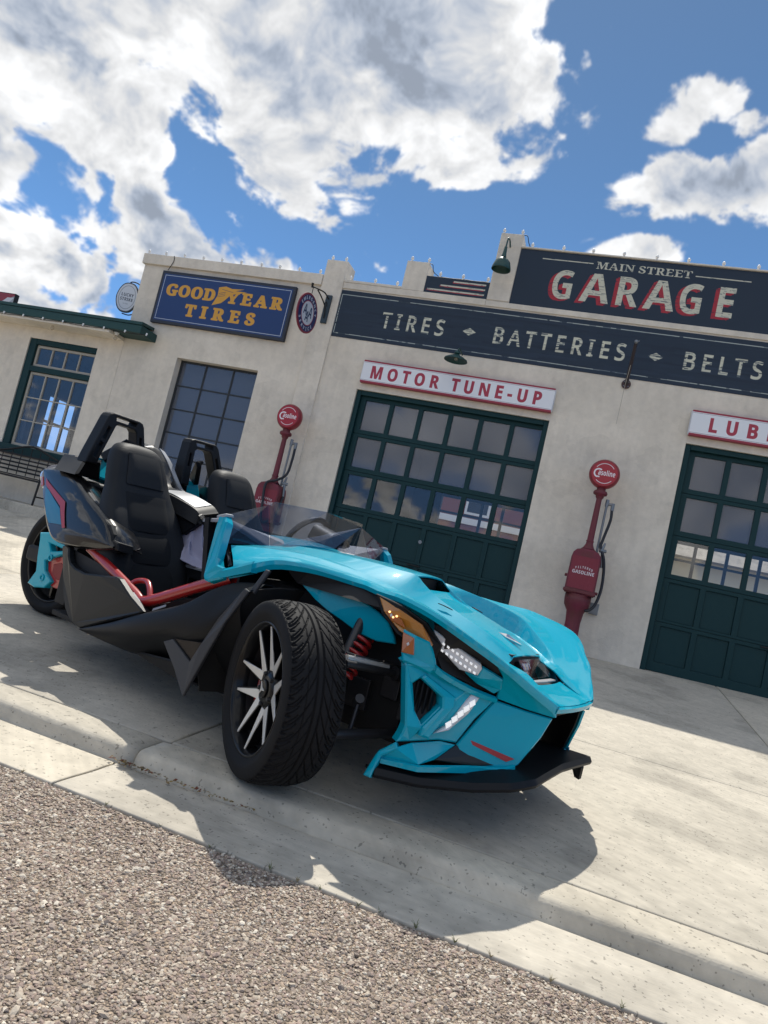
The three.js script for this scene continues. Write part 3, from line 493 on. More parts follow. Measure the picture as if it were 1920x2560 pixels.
{ // round hanging sign on a scrolled bracket
  const t = thing('hanging_sign', 'round navy and white sign reading EMERGENCY SERVICE hanging from scrolled bracket', 'sign', [-4.97, 4.4, 0.02]);
  obj('wall_plate', box(-0.05, 0.05, -0.235, 0.235, 0.012, 0.05, 0.004), mat({ color: lin(0.025, 0.045, 0.06), roughness: 0.6 }), t);
  const arm = [tube([[0, 0.17, 0.05], [-0.01, 0.20, 0.2], [-0.03, 0.17, 0.4], [-0.05, 0.12, 0.62]], 0.011, 30, 8), tube([[0, -0.16, 0.05], [0, 0.0, 0.10], [-0.02, 0.1, 0.28], [-0.04, 0.15, 0.42]], 0.011, 30, 8), tube([[0, 0.04, 0.05], [0, 0.1, 0.09], [0, 0.05, 0.13], [0, -0.01, 0.10], [0, 0.0, 0.07]], 0.008, 24, 6), rod([-0.05, 0.10, 0.62], [-0.05, 0.17, 0.63], 0.014, 0.02)];
  obj('bracket', arm, M.iron, t); obj('chain', rod([-0.048, 0.12, 0.58], [-0.048, 0.02, 0.58], 0.006), M.iron, t);
  const d = new THREE.CylinderGeometry(0.31, 0.31, 0.02, 48); d.rotateX(Math.PI / 2); const disc = obj('disc', d, mat({ color: lin(0.22, 0.03, 0.05), roughness: 0.4 }), t); disc.position.set(-0.05, -0.30, 0.58); disc.rotation.y = 84 * R;
  const f = new THREE.CircleGeometry(0.30, 48); f.translate(0, 0, 0.0135); obj('printed_face', f, mat({ map: aaaTex, roughness: 0.35 }), disc); const f2 = f.clone(); f2.rotateY(Math.PI); obj('printed_face', f2, mat({ map: aaaTex, roughness: 0.35 }), disc);
}
{ // leaf-shaped sign on the far corner
  const t = thing('lozenge_sign', 'pointed oval white sign reading LUCKY STRIKE on curved bracket at roof corner', 'sign', [-8.86, 4.18, -0.1]);
  const pts = []; for (let i = 0; i <= 40; i++) { const a = i / 40 * 2 * Math.PI, s = Math.sin(a), c = Math.cos(a); pts.push([0.215 * Math.sign(c) * Math.pow(Math.abs(c), 0.75) * 0.95, 0.275 * Math.sign(s) * Math.pow(Math.abs(s), 1.25)]); } pts.pop();
  const g = extrude(pts, 0.03, 0.006); g.translate(0, 0, -0.015); const pl = obj('sign_plate', g, mat({ color: lin(0.035, 0.04, 0.045), roughness: 0.5 }), t); pl.rotation.y = 14 * R;
  const f = new THREE.ShapeGeometry(new THREE.Shape(pts.map(([x, y]) => new THREE.Vector2(x * 0.9, y * 0.92))), 12), uv = f.attributes.uv, p = f.attributes.position; for (let i = 0; i < p.count; i++) uv.setXY(i, 0.5 + p.getX(i) / 0.40, 0.5 + p.getY(i) / 0.52); f.translate(0, 0, 0.0255); obj('printed_face', f, mat({ map: luckyTex, roughness: 0.4 }), pl);
  obj('bracket', [tube([[0.24, 0.20, -0.06], [0.12, 0.295, -0.04], [0.02, 0.30, 0], [-0.02, 0.285, 0]], 0.011, 20, 8), tube([[0.24, -0.22, -0.06], [0.1, -0.30, -0.03], [-0.03, -0.295, 0]], 0.011, 20, 8)], M.iron, t);
}
{ // roadside sign behind the low roof
  const t = thing('roadside_sign', 'red and grey oil company sign standing beyond the green roof', 'sign', [-15.1, -0.2, -3.0]);
  obj('post', rod([0, 0, -0.05], [0, 4.7, -0.05], 0.06), M.iron, t);
  obj('board', box(-0.85, 0.85, 4.42, 5.06, -0.08, 0.04, 0.01), M.iron, t); const f = new THREE.PlaneGeometry(1.66, 0.6); f.translate(0, 4.74, 0.045); obj('printed_face', f, mat({ map: conocoTex, roughness: 0.5 }), t);
}
// ---------------------------------------------------------------- petrol pumps
function makePump(label, x, z, turnHose) {
  const t = thing('petrol_pump', label, 'petrol pump', [x, wallFoot(x), z], 0, 'antique petrol pumps by the garage wall'); const y0 = -wallFoot(x);
  const part = (n, g, m) => obj(n, g.translate(0, y0, 0), m, t);
  part('pedestal', lathe([[0, -y0 - 0.02], [0.16, -y0 - 0.02], [0.15, 0.02], [0.105, 0.06], [0.10, 0.42], [0.115, 0.56], [0.165, 0.64], [0.175, 0.72], [0.175, 0.80], [0, 0.80]], 28), M.pumpRed);
  const tank = extrude([[-0.195, 0.80], [0.195, 0.80], [0.20, 0.84], [0.195, 1.28], [0.18, 1.355], [0.14, 1.40], [0.07, 1.42], [-0.07, 1.42], [-0.14, 1.40], [-0.18, 1.355], [-0.195, 1.28], [-0.20, 0.84]], 0.26, 0.02); tank.translate(0, 0, -0.13);
  const tk = part('tank', tank, M.pumpRed); part('band', box(-0.215, 0.215, 0.815, 0.855, -0.16, 0.16, 0.008), M.pumpRed);
  const f = new THREE.PlaneGeometry(0.35, 0.44); f.translate(0, 1.09 + y0, 0.1545); obj('lettering', f, mat({ map: tankTex, roughness: 0.55 }), tk);
  part('knob', rod([-0.235, 1.03, 0], [-0.19, 1.03, 0], 0.02), M.pumpRed); part('knob', rod([0.19, 0.86, 0], [0.24, 0.86, 0], 0.02), M.pumpRed);
  part('neck', lathe([[0, 1.40], [0.115, 1.41], [0.075, 1.45], [0.05, 1.50], [0.046, 1.535], [0.054, 1.54], [0.054, 1.55], [0.044, 1.555], [0.037, 2.14], [0.045, 2.15], [0.055, 2.165], [0.055, 2.185], [0.09, 2.20], [0.097, 2.225], [0.085, 2.25], [0.06, 2.262], [0.06, 2.30], [0, 2.30]], 24), M.pumpRed);
  const gl = new THREE.CylinderGeometry(0.205, 0.205, 0.09, 40); const gl2 = lathe([[0, -0.09], [0.15, -0.085], [0.19, -0.06], [0.205, -0.03], [0.207, 0], [0.205, 0.03], [0.19, 0.06], [0.178, 0.078], [0.172, 0.075], [0, 0.072]], 40); gl2.rotateX(Math.PI / 2); gl2.translate(0, 2.49, 0); gl.dispose();
  const globe = part('globe', gl2, mat({ color: lin(0.25, 0.02, 0.03), roughness: 0.35 }));
  const gf = new THREE.CircleGeometry(0.172, 40); gf.translate(0, 2.49 + y0, 0.079); obj('printed_face', gf, mat({ map: globeTex, roughness: 0.3 }), globe);
  part('stand_pipe', mergeGeometries([rod([0.115, 1.40, -0.04], [0.115, 2.10, -0.04], 0.016), rod([0.115, 2.06, -0.04], [0.115, 2.16, -0.04], 0.024), rod([0.105, 2.10, -0.04], [0.20, 2.10, -0.04], 0.02), rod([0.195, 2.12, -0.04], [0.195, 2.02, -0.04], 0.024)].map((g) => g.toNonIndexed())), M.zinc);
  part('nozzle', mergeGeometries([rod([0.17, 1.42, 0], [0.20, 1.56, 0], 0.026, 0.012), rod([0.15, 1.45, 0.02], [0.23, 1.45, -0.02], 0.024), rod([0.215, 1.22, 0], [0.19, 1.44, 0], 0.02)].map((g) => g.toNonIndexed())), M.zinc);
  part('hose', turnHose ? tube([[0.195, 2.03, -0.04], [0.20, 1.85, -0.03], [0.17, 1.6, -0.02], [0.10, 1.47, 0.13], [-0.02, 1.40, 0.19], [0.0, 1.1, 0.21], [0.06, 0.8, 0.2], [0.18, 0.9, 0.1], [0.215, 1.25, 0]], 0.02, 90, 10) : tube([[0.195, 2.03, -0.04], [0.205, 1.9, -0.03], [0.16, 1.6, -0.02], [0.15, 1.5, 0], [0.22, 1.35, 0.02], [0.265, 1.1, 0.02], [0.265, 0.85, 0.03], [0.21, 0.66, 0.06], [0.13, 0.605, 0.08], [0.10, 0.66, 0.05]], 0.02, 90, 10), M.hose);
  return t;
}
makePump('dull red antique petrol pump with round Gasoline globe between the two green doors', -0.175, 0.35, false);
makePump('dull red antique petrol pump with round Gasoline globe beside the steel window', -4.99, 0.35, true);
{ const t = thing('outlet_box', 'small grey metal outlet box on wall beside the pump', 'electrical box', [0.06, 0.66, 0.004]); obj('housing', box(-0.06, 0.06, -0.08, 0.08, 0, 0.06, 0.006), M.zinc, t); obj('cover', box(-0.045, 0.045, -0.06, 0.06, 0.061, 0.068, 0.002), M.zinc, t); }
// ---------------------------------------------------------------- barn lamps, flag bracket, string of bulbs
const lampGreen = mat({ color: lin(0.014, 0.06, 0.055), roughness: 0.4, metalness: 0.1 });
{ const t = thing('barn_lamp', 'green enamel dish lamp on short stem above the motor tune-up sign', 'lamp', [-2.60, 3.96, 0.02]);
  obj('shade', lathe([[0.0, -0.085], [0.03, -0.085], [0.05, -0.10], [0.10, -0.125], [0.17, -0.165], [0.178, -0.185], [0.172, -0.187], [0.165, -0.172], [0.09, -0.135], [0.03, -0.105], [0, -0.1]], 40).translate(0, 0, 0.33), lampGreen, t); obj('cap', lathe([[0, -0.04], [0.04, -0.045], [0.045, -0.07], [0.035, -0.084], [0, -0.084]], 20).translate(0, 0, 0.33), lampGreen, t);
  obj('stem', tube([[0, 0.02, 0], [0, 0.03, 0.15], [0, 0.02, 0.28], [0, -0.04, 0.33]], 0.012, 24, 8), lampGreen, t); obj('bulb', lathe([[0, -0.106], [0.02, -0.108], [0.032, -0.15], [0.028, -0.175], [0, -0.19]], 16).translate(0, 0, 0.33), bulbGlass, t); }
{ const t = thing('gooseneck_lamp', 'green enamel bell lamp on slim stem beside the tall parapet pier', 'lamp', [-2.25, 5.72, 0.016]);
  obj('stem', tube([[0.0, 0.05, 0], [0.0, 0.09, 0.12], [0, 0.05, 0.27], [0, -0.18, 0.3]], 0.012, 24, 8), lampGreen, t); obj('neck', lathe([[0, -0.10], [0.022, -0.1], [0.028, -0.2], [0.04, -0.26], [0.05, -0.275], [0, -0.275]], 20).translate(0, 0, 0.3), lampGreen, t);
  obj('shade', lathe([[0.03, -0.275], [0.07, -0.29], [0.115, -0.34], [0.14, -0.42], [0.145, -0.46], [0.138, -0.46], [0.13, -0.42], [0.105, -0.345], [0.06, -0.3], [0, -0.29]], 40).translate(0, 0, 0.3), lampGreen, t); }
{ const t = thing('flagpole_bracket', 'short dark flagpole stub on round wall bracket between the bay signs', 'flagpole', [-0.15, 3.90, 0.006]);
  const fl = new THREE.CylinderGeometry(0.065, 0.065, 0.02, 24); fl.rotateX(Math.PI / 2); fl.translate(0, 0, 0.01); obj('flange', fl, mat({ color: lin(0.06, 0.03, 0.03), roughness: 0.6 }), t); for (let i = 0; i < 4; i++) obj('bolt', rod([0.045 * Math.cos(i * 1.57 + 0.78), 0.045 * Math.sin(i * 1.57 + 0.78), 0.02], [0.045 * Math.cos(i * 1.57 + 0.78), 0.045 * Math.sin(i * 1.57 + 0.78), 0.026], 0.007), M.zinc, t);
  obj('pole', rod([0, 0, 0.02], [0.02, 0.42, 0.55], 0.026, 0.022), mat({ color: lin(0.05, 0.04, 0.045), roughness: 0.5, metalness: 0.3 }), t); obj('finial', [new THREE.SphereGeometry(0.028, 16, 10).translate(0.021, 0.435, 0.565), rod([0.021, 0.43, 0.56], [0.06, 0.45, 0.57], 0.008)], M.zinc, t);
  obj('cord', tube([[0.01, 0.2, 0.30], [-0.01, -0.1, 0.2], [-0.015, -0.35, 0.05], [-0.02, -0.6, 0.02]], 0.0035, 24, 5), M.cream, t); }
{ const t = thing('roof_light_string', 'string of small clear bulbs clipped along the stepped parapet', 'string lights');
  const run = (x0, x1, y, z, n) => { const pts = []; for (let i = 0; i <= n; i++) { const x = x0 + (x1 - x0) * i / n; pts.push([x, y + 0.012, z]); if (i < n) pts.push([x + (x1 - x0) / n / 2, y + 0.004, z]); } obj('cable', tube(pts, 0.005, n * 6, 5), M.iron, t); for (let i = 0; i <= n; i++) { const x = x0 + (x1 - x0) * i / n + rr(-0.015, 0.015), l = rr(-0.02, 0.02); obj('bulb', [rod([x, y, z], [x + l * 0.5, y + 0.03, z], 0.014, 0.014, 8), lathe([[0, 0.03], [0.015, 0.03], [0.025, 0.05], [0.022, 0.07], [0.01, 0.088], [0, 0.092]], 10).translate(x + l * 0.5, y, z)], M.white, t); } };
  run(-8.58, -5.25, 4.985, 0.0, 9); run(-5.12, -4.85, 5.25, -0.02, 1); run(-4.7, -3.9, 4.945, -0.02, 2); run(-3.78, -3.49, 5.385, -0.02, 1); run(-3.25, -2.5, 5.18, -0.02, 2); run(-2.40, -2.12, 5.99, -0.02, 1); run(-1.92, 1.72, 5.80, -0.02, 8);
  obj('drop_cable', [tube([[-8.02, 4.985, 0.055], [-8.0, 4.9, 0.06], [-8.06, 4.71, 0.07]], 0.006, 16, 5), tube([[-3.46, 5.39, -0.02], [-3.40, 5.36, 0], [-3.36, 5.25, 0], [-3.27, 5.19, -0.02]], 0.006, 16, 5), tube([[-2.1, 6.0, -0.02], [-2.03, 5.98, 0], [-1.99, 5.88, 0], [-1.95, 5.81, -0.02]], 0.006, 16, 5)], M.iron, t); }
// ---------------------------------------------------------------- garden bench on the step
{ const t = thing('iron_bench', 'black iron bench with arched back on concrete step under the sash window', 'bench', [-9.75, 0.205, 0.45]);
  const L = 0.82;
  for (const s of [-1, 1]) { obj('leg', rod([s * L, 0, 0.28], [s * L, 0.62, 0.24], 0.018), M.iron, t); obj('leg', rod([s * L, 0, -0.28], [s * L, 0.85, -0.30], 0.018), M.iron, t); obj('arm_rest', tube([[s * L, 0.60, 0.26], [s * L, 0.65, 0.15], [s * L, 0.64, -0.1], [s * L, 0.62, -0.28]], 0.018, 20, 8), M.iron, t); obj('stretcher', rod([s * L, 0.15, 0.26], [s * L, 0.15, -0.28], 0.012), M.iron, t); }
  for (let i = 0; i < 7; i++) obj('seat_slat', box(-L, L, 0.425, 0.44, -0.24 + i * 0.075, -0.195 + i * 0.075, 0.004), M.iron, t);
  for (let i = 0; i < 5; i++) obj('back_slat', box(-L, L, 0.50 + i * 0.07, 0.53 + i * 0.07, -0.305, -0.295), M.iron, t);
  obj('back_rail', tube([[-L, 0.78, -0.30], [-L * 0.6, 0.86, -0.30], [0, 0.98, -0.31], [L * 0.6, 0.86, -0.30], [L, 0.78, -0.30]], 0.018, 40, 8), M.iron, t); obj('front_rail', rod([-L, 0.40, 0.26], [L, 0.40, 0.26], 0.016), M.iron, t);
  for (let i = -3; i <= 3; i++) obj('back_bar', rod([i * 0.2, 0.45, -0.30], [i * 0.2, 0.95 - Math.abs(i) * 0.045, -0.305], 0.008), M.iron, t); }
// ---------------------------------------------------------------- beyond the workshop, seen through it
{ const t = thing('brick_house', 'red brick house with white trim glimpsed through the garage panes', 'house', [-6.5, 0, -18]); const br = mat({ color: lin(0.22, 0.075, 0.05), roughness: 0.9 });
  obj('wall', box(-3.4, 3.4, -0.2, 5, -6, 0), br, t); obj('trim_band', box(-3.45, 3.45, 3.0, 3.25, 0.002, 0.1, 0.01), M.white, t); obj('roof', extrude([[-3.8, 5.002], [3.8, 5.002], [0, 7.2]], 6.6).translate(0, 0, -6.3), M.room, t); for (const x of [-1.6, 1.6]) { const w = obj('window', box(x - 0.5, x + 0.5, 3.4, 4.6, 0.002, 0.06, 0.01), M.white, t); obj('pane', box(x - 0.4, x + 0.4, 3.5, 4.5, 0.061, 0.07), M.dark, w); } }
{ const t = thing('shingled_house', 'pale yellow house with grey shingle roof glimpsed through the second garage door', 'house', [5.5, 0, -17]); 
  obj('wall', box(-5, 5, -0.2, 3.45, -6, 0), mat({ color: lin(0.72, 0.66, 0.48), roughness: 0.9 }), t); obj('roof', extrude([[0.7, 3.35], [-3.0, 5.6], [-6.7, 3.35]], 10.8).rotateY(-Math.PI / 2).translate(5.4, 0, 0), mat({ map: rep(concMap, 0.8), color: lin(0.55, 0.55, 0.56), roughness: 0.95 }), t); }

atFront = false;

// ---------------------------------------------------------------- the three-wheeled roadster
// its own frame: x forward from the front axle, y up from the ground, z to its right; points below are [forward, right, up]
const car = thing('three_wheel_roadster', 'turquoise and black open three-wheeled roadster parked across the driveway', 'roadster');
{
  const fw = new THREE.Vector3(0.9573, -0.0241, 0.2881), up = new THREE.Vector3(0.0125, 0.999, 0.042), rt = new THREE.Vector3(-0.2888, -0.0366, 0.9567);
  const m = new THREE.Matrix4().makeBasis(fw, up, rt).setPosition(-0.7623, -0.304 + 0.004, 7.4643); m.decompose(car.position, car.quaternion, car.scale); car.scale.set(1, 1, 1);
}
const P = (p) => new THREE.Vector3(p[0], p[2], p[1]), mir = (p) => [p[0], -p[1], p[2]];
const C = {
  paint: phys({ color: lin(0.0, 0.345, 0.475), metalness: 0.0, roughness: 0.42, specularIntensity: 0.1, clearcoat: 0.7, clearcoatRoughness: 0.03 }),
  gloss: phys({ color: lin(0.005, 0.005, 0.006), roughness: 0.3, specularIntensity: 0.3, clearcoat: 0.75, clearcoatRoughness: 0.015 }),
  plastic: phys({ specularIntensity: 0.45, color: lin(0.006, 0.007, 0.009), roughness: 0.5, bumpMap: rep(stuccoBump, 8), bumpScale: 0.0003 }),
  greyPlastic: phys({ specularIntensity: 0.5, color: lin(0.006, 0.0075, 0.0095), roughness: 0.48, bumpMap: rep(stuccoBump, 8), bumpScale: 0.0003 }),
  fin: mat({ color: lin(0.032, 0.034, 0.039), roughness: 0.5 }),
  black: mat({ color: lin(0.006, 0.006, 0.007), roughness: 0.7 }),
  red: phys({ color: lin(0.36, 0.012, 0.012), roughness: 0.35, clearcoat: 0.7, clearcoatRoughness: 0.08 }),
  redDecal: mat({ color: lin(0.36, 0.03, 0.04), roughness: 0.35 }),
  blueDecal: mat({ color: lin(0.012, 0.16, 0.27), roughness: 0.3 }),
  blackDecal: mat({ color: lin(0.008, 0.010, 0.011), roughness: 0.35 }),
  rubber: phys({ specularIntensity: 0.4, color: lin(0.0095, 0.0095, 0.0105), roughness: 0.72, bumpMap: rep(stuccoBump, 6), bumpScale: 0.0004 }),
  rimBlack: phys({ color: lin(0.004, 0.004, 0.005), roughness: 0.35, specularIntensity: 0.35, clearcoat: 0.25 }),
  alu: mat({ color: lin(0.66, 0.645, 0.61), roughness: 0.36, metalness: 0.45 }),
  chrome: mat({ color: lin(0.75, 0.75, 0.76), roughness: 0.12, metalness: 1 }),
  darkMetal: mat({ color: lin(0.06, 0.06, 0.065), roughness: 0.45, metalness: 0.7 }),
  seat: phys({ specularIntensity: 0.5, color: lin(0.011, 0.013, 0.016), roughness: 0.58, bumpMap: rep(stuccoBump, 14), bumpScale: 0.0006 }),
  seatFabric: phys({ specularIntensity: 0.4, color: lin(0.012, 0.014, 0.017), roughness: 0.85, bumpMap: rep(stuccoBump, 30), bumpScale: 0.0008 }),
  silver: mat({ color: lin(0.30, 0.31, 0.33), roughness: 0.38, metalness: 0.35 }),
  dash: mat({ color: lin(0.20, 0.21, 0.235), roughness: 0.5 }),
  tint: phys({ color: lin(0.62, 0.65, 0.72), roughness: 0.02, transmission: 1, thickness: 0, ior: 1.5 }),
  amber: phys({ color: lin(0.40, 0.155, 0.018), roughness: 0.12, clearcoat: 1 }),
  orange: phys({ color: lin(0.34, 0.085, 0.012), roughness: 0.2, clearcoat: 1 }),
  lens: phys({ color: 0xffffff, roughness: 0.03, transmission: 1, thickness: 0, ior: 1.5 }),
  led: phys({ color: lin(0.62, 0.63, 0.65), roughness: 0.15, clearcoat: 1 }),
  ledCell: mat({ color: lin(0.8, 0.8, 0.8), roughness: 0.3, emissive: lin(1, 1, 1), emissiveIntensity: 0.3 }),
  warm: mat({ color: lin(0.8, 0.8, 0.8), roughness: 0.3, emissive: lin(1, 0.55, 0.12), emissiveIntensity: 1.2 }),
};
function creased(g, deg = 32) { return toCreasedNormals(g, deg * R); }
function resample(row, n, straight) {
  const v = row.map(P); if (straight) { const c = new THREE.CurvePath(); for (let i = 0; i + 1 < v.length; i++) c.add(new THREE.LineCurve3(v[i], v[i + 1])); return c.getSpacedPoints(n); }
  return new THREE.CatmullRomCurve3(v, false, 'centripetal').getPoints(n);
}
function sheet(grid, thick, out, crease, closedU) {   // grid of rows of Vector3 -> solid shell of that thickness
  const nr = grid.length, nc = grid[0].length, pos = [], idx = []; for (const r of grid) for (const p of r) pos.push(p.x, p.y, p.z);
  for (let r = 0; r + 1 < nr; r++) for (let c = 0; c + 1 < nc; c++) { const a = r * nc + c, b = a + 1, d = a + nc, e = d + 1; idx.push(a, d, b, b, d, e); }
  let g = new THREE.BufferGeometry(); g.setAttribute('position', new THREE.Float32BufferAttribute(pos, 3)); g.setIndex(idx); g.computeVertexNormals();
  const n = g.attributes.normal, o = new THREE.Vector3(out[0], out[2], out[1]); let s = 0; const q = new THREE.Vector3(); for (let i = 0; i < n.count; i++) s += q.fromBufferAttribute(n, i).dot(o);
  if (s < 0) { for (let i = 0; i < idx.length; i += 3) [idx[i], idx[i + 1]] = [idx[i + 1], idx[i]]; g.setIndex(idx); g.computeVertexNormals(); }
  if (thick) {
    const N2 = g.attributes.normal, k = pos.length / 3, all = [...pos], id = [...idx]; for (let i = 0; i < k; i++) all.push(pos[i * 3] - N2.getX(i) * thick, pos[i * 3 + 1] - N2.getY(i) * thick, pos[i * 3 + 2] - N2.getZ(i) * thick);
    for (let i = 0; i < idx.length; i += 3) id.push(idx[i] + k, idx[i + 2] + k, idx[i + 1] + k);
    const rim = []; for (let c = 0; c < nc; c++) rim.push(c); for (let r = 1; r < nr; r++) rim.push(r * nc + nc - 1); for (let c = nc - 2; c >= 0; c--) rim.push((nr - 1) * nc + c); for (let r = nr - 2; r > 0; r--) rim.push(r * nc);
    for (let i = 0; i < rim.length; i++) { const a = rim[i], b = rim[(i + 1) % rim.length]; if (s < 0) id.push(a, b, a + k, b, b + k, a + k); else id.push(a, a + k, b, b, a + k, b + k); }
    g = new THREE.BufferGeometry(); g.setAttribute('position', new THREE.Float32BufferAttribute(all, 3)); g.setIndex(id);
  }
  return creased(g.toNonIndexed ? g.toNonIndexed() : g, crease ?? 32);
}
function loft(rows, { n = 40, thick = 0.006, out = [0, 0, 1], crease = 30, straight = false, across = 1 } = {}) {
  let grid = rows.map((r) => resample(r, n, straight));
  if (across > 1) { const g2 = []; for (let c = 0; c <= n; c++) { const cv = new THREE.CatmullRomCurve3(grid.map((r) => r[c]), false, 'centripetal').getPoints((rows.length - 1) * across); cv.forEach((p, k) => { (g2[k] ??= [])[c] = p; }); } grid = g2; }
  return sheet(grid, thick, out, crease);
}
function mirrored(g) { const c = g.clone(), p = c.attributes.position, nn = c.attributes.normal; c.scale(1, 1, -1); if (c.index) { const a = c.index.array; for (let i = 0; i < a.length; i += 3) [a[i], a[i + 1]] = [a[i + 1], a[i]]; } else for (const k of Object.keys(c.attributes)) { const A = c.attributes[k], s = A.itemSize, t = []; for (let i = 0; i < A.count; i += 3) for (let j = 0; j < s; j++) { const x = A.array[i * s + j]; A.array[i * s + j] = A.array[(i + 1) * s + j]; A.array[(i + 1) * s + j] = x; } } return c; }
function panel(pts, thick, out, bevel = 0.003, holes = []) {   // flat-ish outline -> chamfered plate
  const fix = (l) => l.map(P), o = fix(pts), hs = holes.map(fix), nrm = new THREE.Vector3(); for (let i = 0; i < o.length; i++) { const a = o[i], b = o[(i + 1) % o.length]; nrm.x += (a.y - b.y) * (a.z + b.z); nrm.y += (a.z - b.z) * (a.x + b.x); nrm.z += (a.x - b.x) * (a.y + b.y); } nrm.normalize();
  const want = new THREE.Vector3(out[0], out[2], out[1]); if (nrm.dot(want) < 0) nrm.negate();
  const U = new THREE.Vector3(Math.abs(nrm.y) > 0.9 ? 1 : 0, Math.abs(nrm.y) > 0.9 ? 0 : 1, 0).cross(nrm).normalize(), W = nrm.clone().cross(U), to2 = (p) => new THREE.Vector2(p.dot(U), p.dot(W));
  const area = (l) => THREE.ShapeUtils.area(l.map(to2)); if (area(o) < 0) o.reverse(); hs.forEach((h) => { if (area(h) > 0) h.reverse(); });
  const inset = (l, d) => l.map((p, i) => { const a = to2(l[(i + l.length - 1) % l.length]), b = to2(p), c = to2(l[(i + 1) % l.length]); const e1 = b.clone().sub(a).normalize(), e2 = c.clone().sub(b).normalize(), n1 = new THREE.Vector2(-e1.y, e1.x), n2 = new THREE.Vector2(-e2.y, e2.x), m = n1.add(n2); const L = Math.max(0.35, m.length() / 2); m.normalize().multiplyScalar(d / L); return p.clone().addScaledVector(U, m.x).addScaledVector(W, m.y); });
  const pos = [], tri = (a, b, c) => pos.push(a.x, a.y, a.z, b.x, b.y, b.z, c.x, c.y, c.z);
  const rings = [o, ...hs], fr = rings.map((r) => inset(r, bevel)), lo = rings.map((r) => r.map((p) => p.clone().addScaledVector(nrm, -bevel))), bk = rings.map((r) => r.map((p) => p.clone().addScaledVector(nrm, -thick)));
  const T = THREE.ShapeUtils.triangulateShape(fr[0].map(to2), fr.slice(1).map((r) => r.map(to2))), F = fr.flat(), K = bk.flat(); for (const [a, b, c] of T) { tri(F[a], F[b], F[c]); tri(K[a], K[c], K[b]); }
  rings.forEach((r, k) => { for (let i = 0; i < r.length; i++) { const j = (i + 1) % r.length; tri(lo[k][i], lo[k][j], fr[k][i]); tri(lo[k][j], fr[k][j], fr[k][i]); tri(bk[k][i], bk[k][j], lo[k][i]); tri(bk[k][j], lo[k][j], lo[k][i]); } });
  const g = new THREE.BufferGeometry(); g.setAttribute('position', new THREE.Float32BufferAttribute(pos, 3)); g.computeVertexNormals(); return worldUV(g);
}
const part = (n, g, m, parent = car) => obj(n, g, m, parent);
const both = (n, g, m, parent = car) => { const a = part(n, g, m, parent), b = part(n, mirrored(Array.isArray(g) ? join(g) : g), m, parent); return [a, b]; };
const ctube = (pts, r, seg, rad, cl) => tube(pts.map((p) => [p[0], p[2], p[1]]), r, seg, rad, cl), crod = (a, b, r0, r1, n) => rod([a[0], a[2], a[1]], [b[0], b[2], b[1]], r0, r1, n);
const cbox = (x0, x1, l0, l1, y0, y1, r = 0.004) => box(x0, x1, y0, y1, l0, l1, r);

// ---- bonnet: lines that run from the scuttle to the nose, right half, mirrored
const LB = [[-0.47, 0.712, 0.705], [-0.40, 0.68, 0.735], [-0.32, 0.625, 0.772], [-0.20, 0.565, 0.782], [-0.09, 0.53, 0.779], [0.0, 0.52, 0.776], [0.08, 0.535, 0.776], [0.16, 0.57, 0.772], [0.23, 0.605, 0.773], [0.30, 0.63, 0.774], [0.40, 0.64, 0.760], [0.48, 0.65, 0.744], [0.55, 0.645, 0.722], [0.615, 0.585, 0.685], [0.66, 0.51, 0.65], [0.71, 0.45, 0.614], [0.75, 0.37, 0.572], [0.785, 0.305, 0.538], [0.82, 0.225, 0.50]];
const LA = [[-0.60, 0.62, 0.775], [-0.45, 0.54, 0.80], [-0.30, 0.475, 0.812], [-0.16, 0.44, 0.808], [-0.02, 0.425, 0.798], [0.11, 0.435, 0.782], [0.21, 0.455, 0.764], [0.30, 0.455, 0.747], [0.37, 0.44, 0.724], [0.43, 0.40, 0.698], [0.52, 0.345, 0.654], [0.57, 0.30, 0.622], [0.63, 0.255, 0.586], [0.70, 0.22, 0.549], [0.755, 0.205, 0.522], [0.815, 0.185, 0.496]];
const LV = [[-0.58, 0.42, 0.803], [-0.40, 0.36, 0.812], [-0.20, 0.315, 0.803], [-0.05, 0.295, 0.772], [0.06, 0.285, 0.730], [0.15, 0.28, 0.697], [0.25, 0.265, 0.670], [0.37, 0.245, 0.642], [0.45, 0.225, 0.626], [0.53, 0.20, 0.606], [0.60, 0.175, 0.588], [0.655, 0.160, 0.572], [0.70, 0.155, 0.546], [0.755, 0.160, 0.519], [0.81, 0.172, 0.494]];
const LD = [[-0.60, 0.26, 0.822], [-0.40, 0.21, 0.836], [-0.20, 0.165, 0.839], [-0.05, 0.135, 0.836], [0.05, 0.118, 0.830], [0.085, 0.114, 0.806], [0.14, 0.112, 0.775], [0.233, 0.12, 0.741], [0.31, 0.128, 0.718], [0.376, 0.133, 0.699], [0.45, 0.137, 0.675], [0.53, 0.140, 0.642], [0.595, 0.140, 0.612]];
const sub = (l, a, b) => l.filter((p) => p[0] >= a - 1e-6 && p[0] <= b + 1e-6);
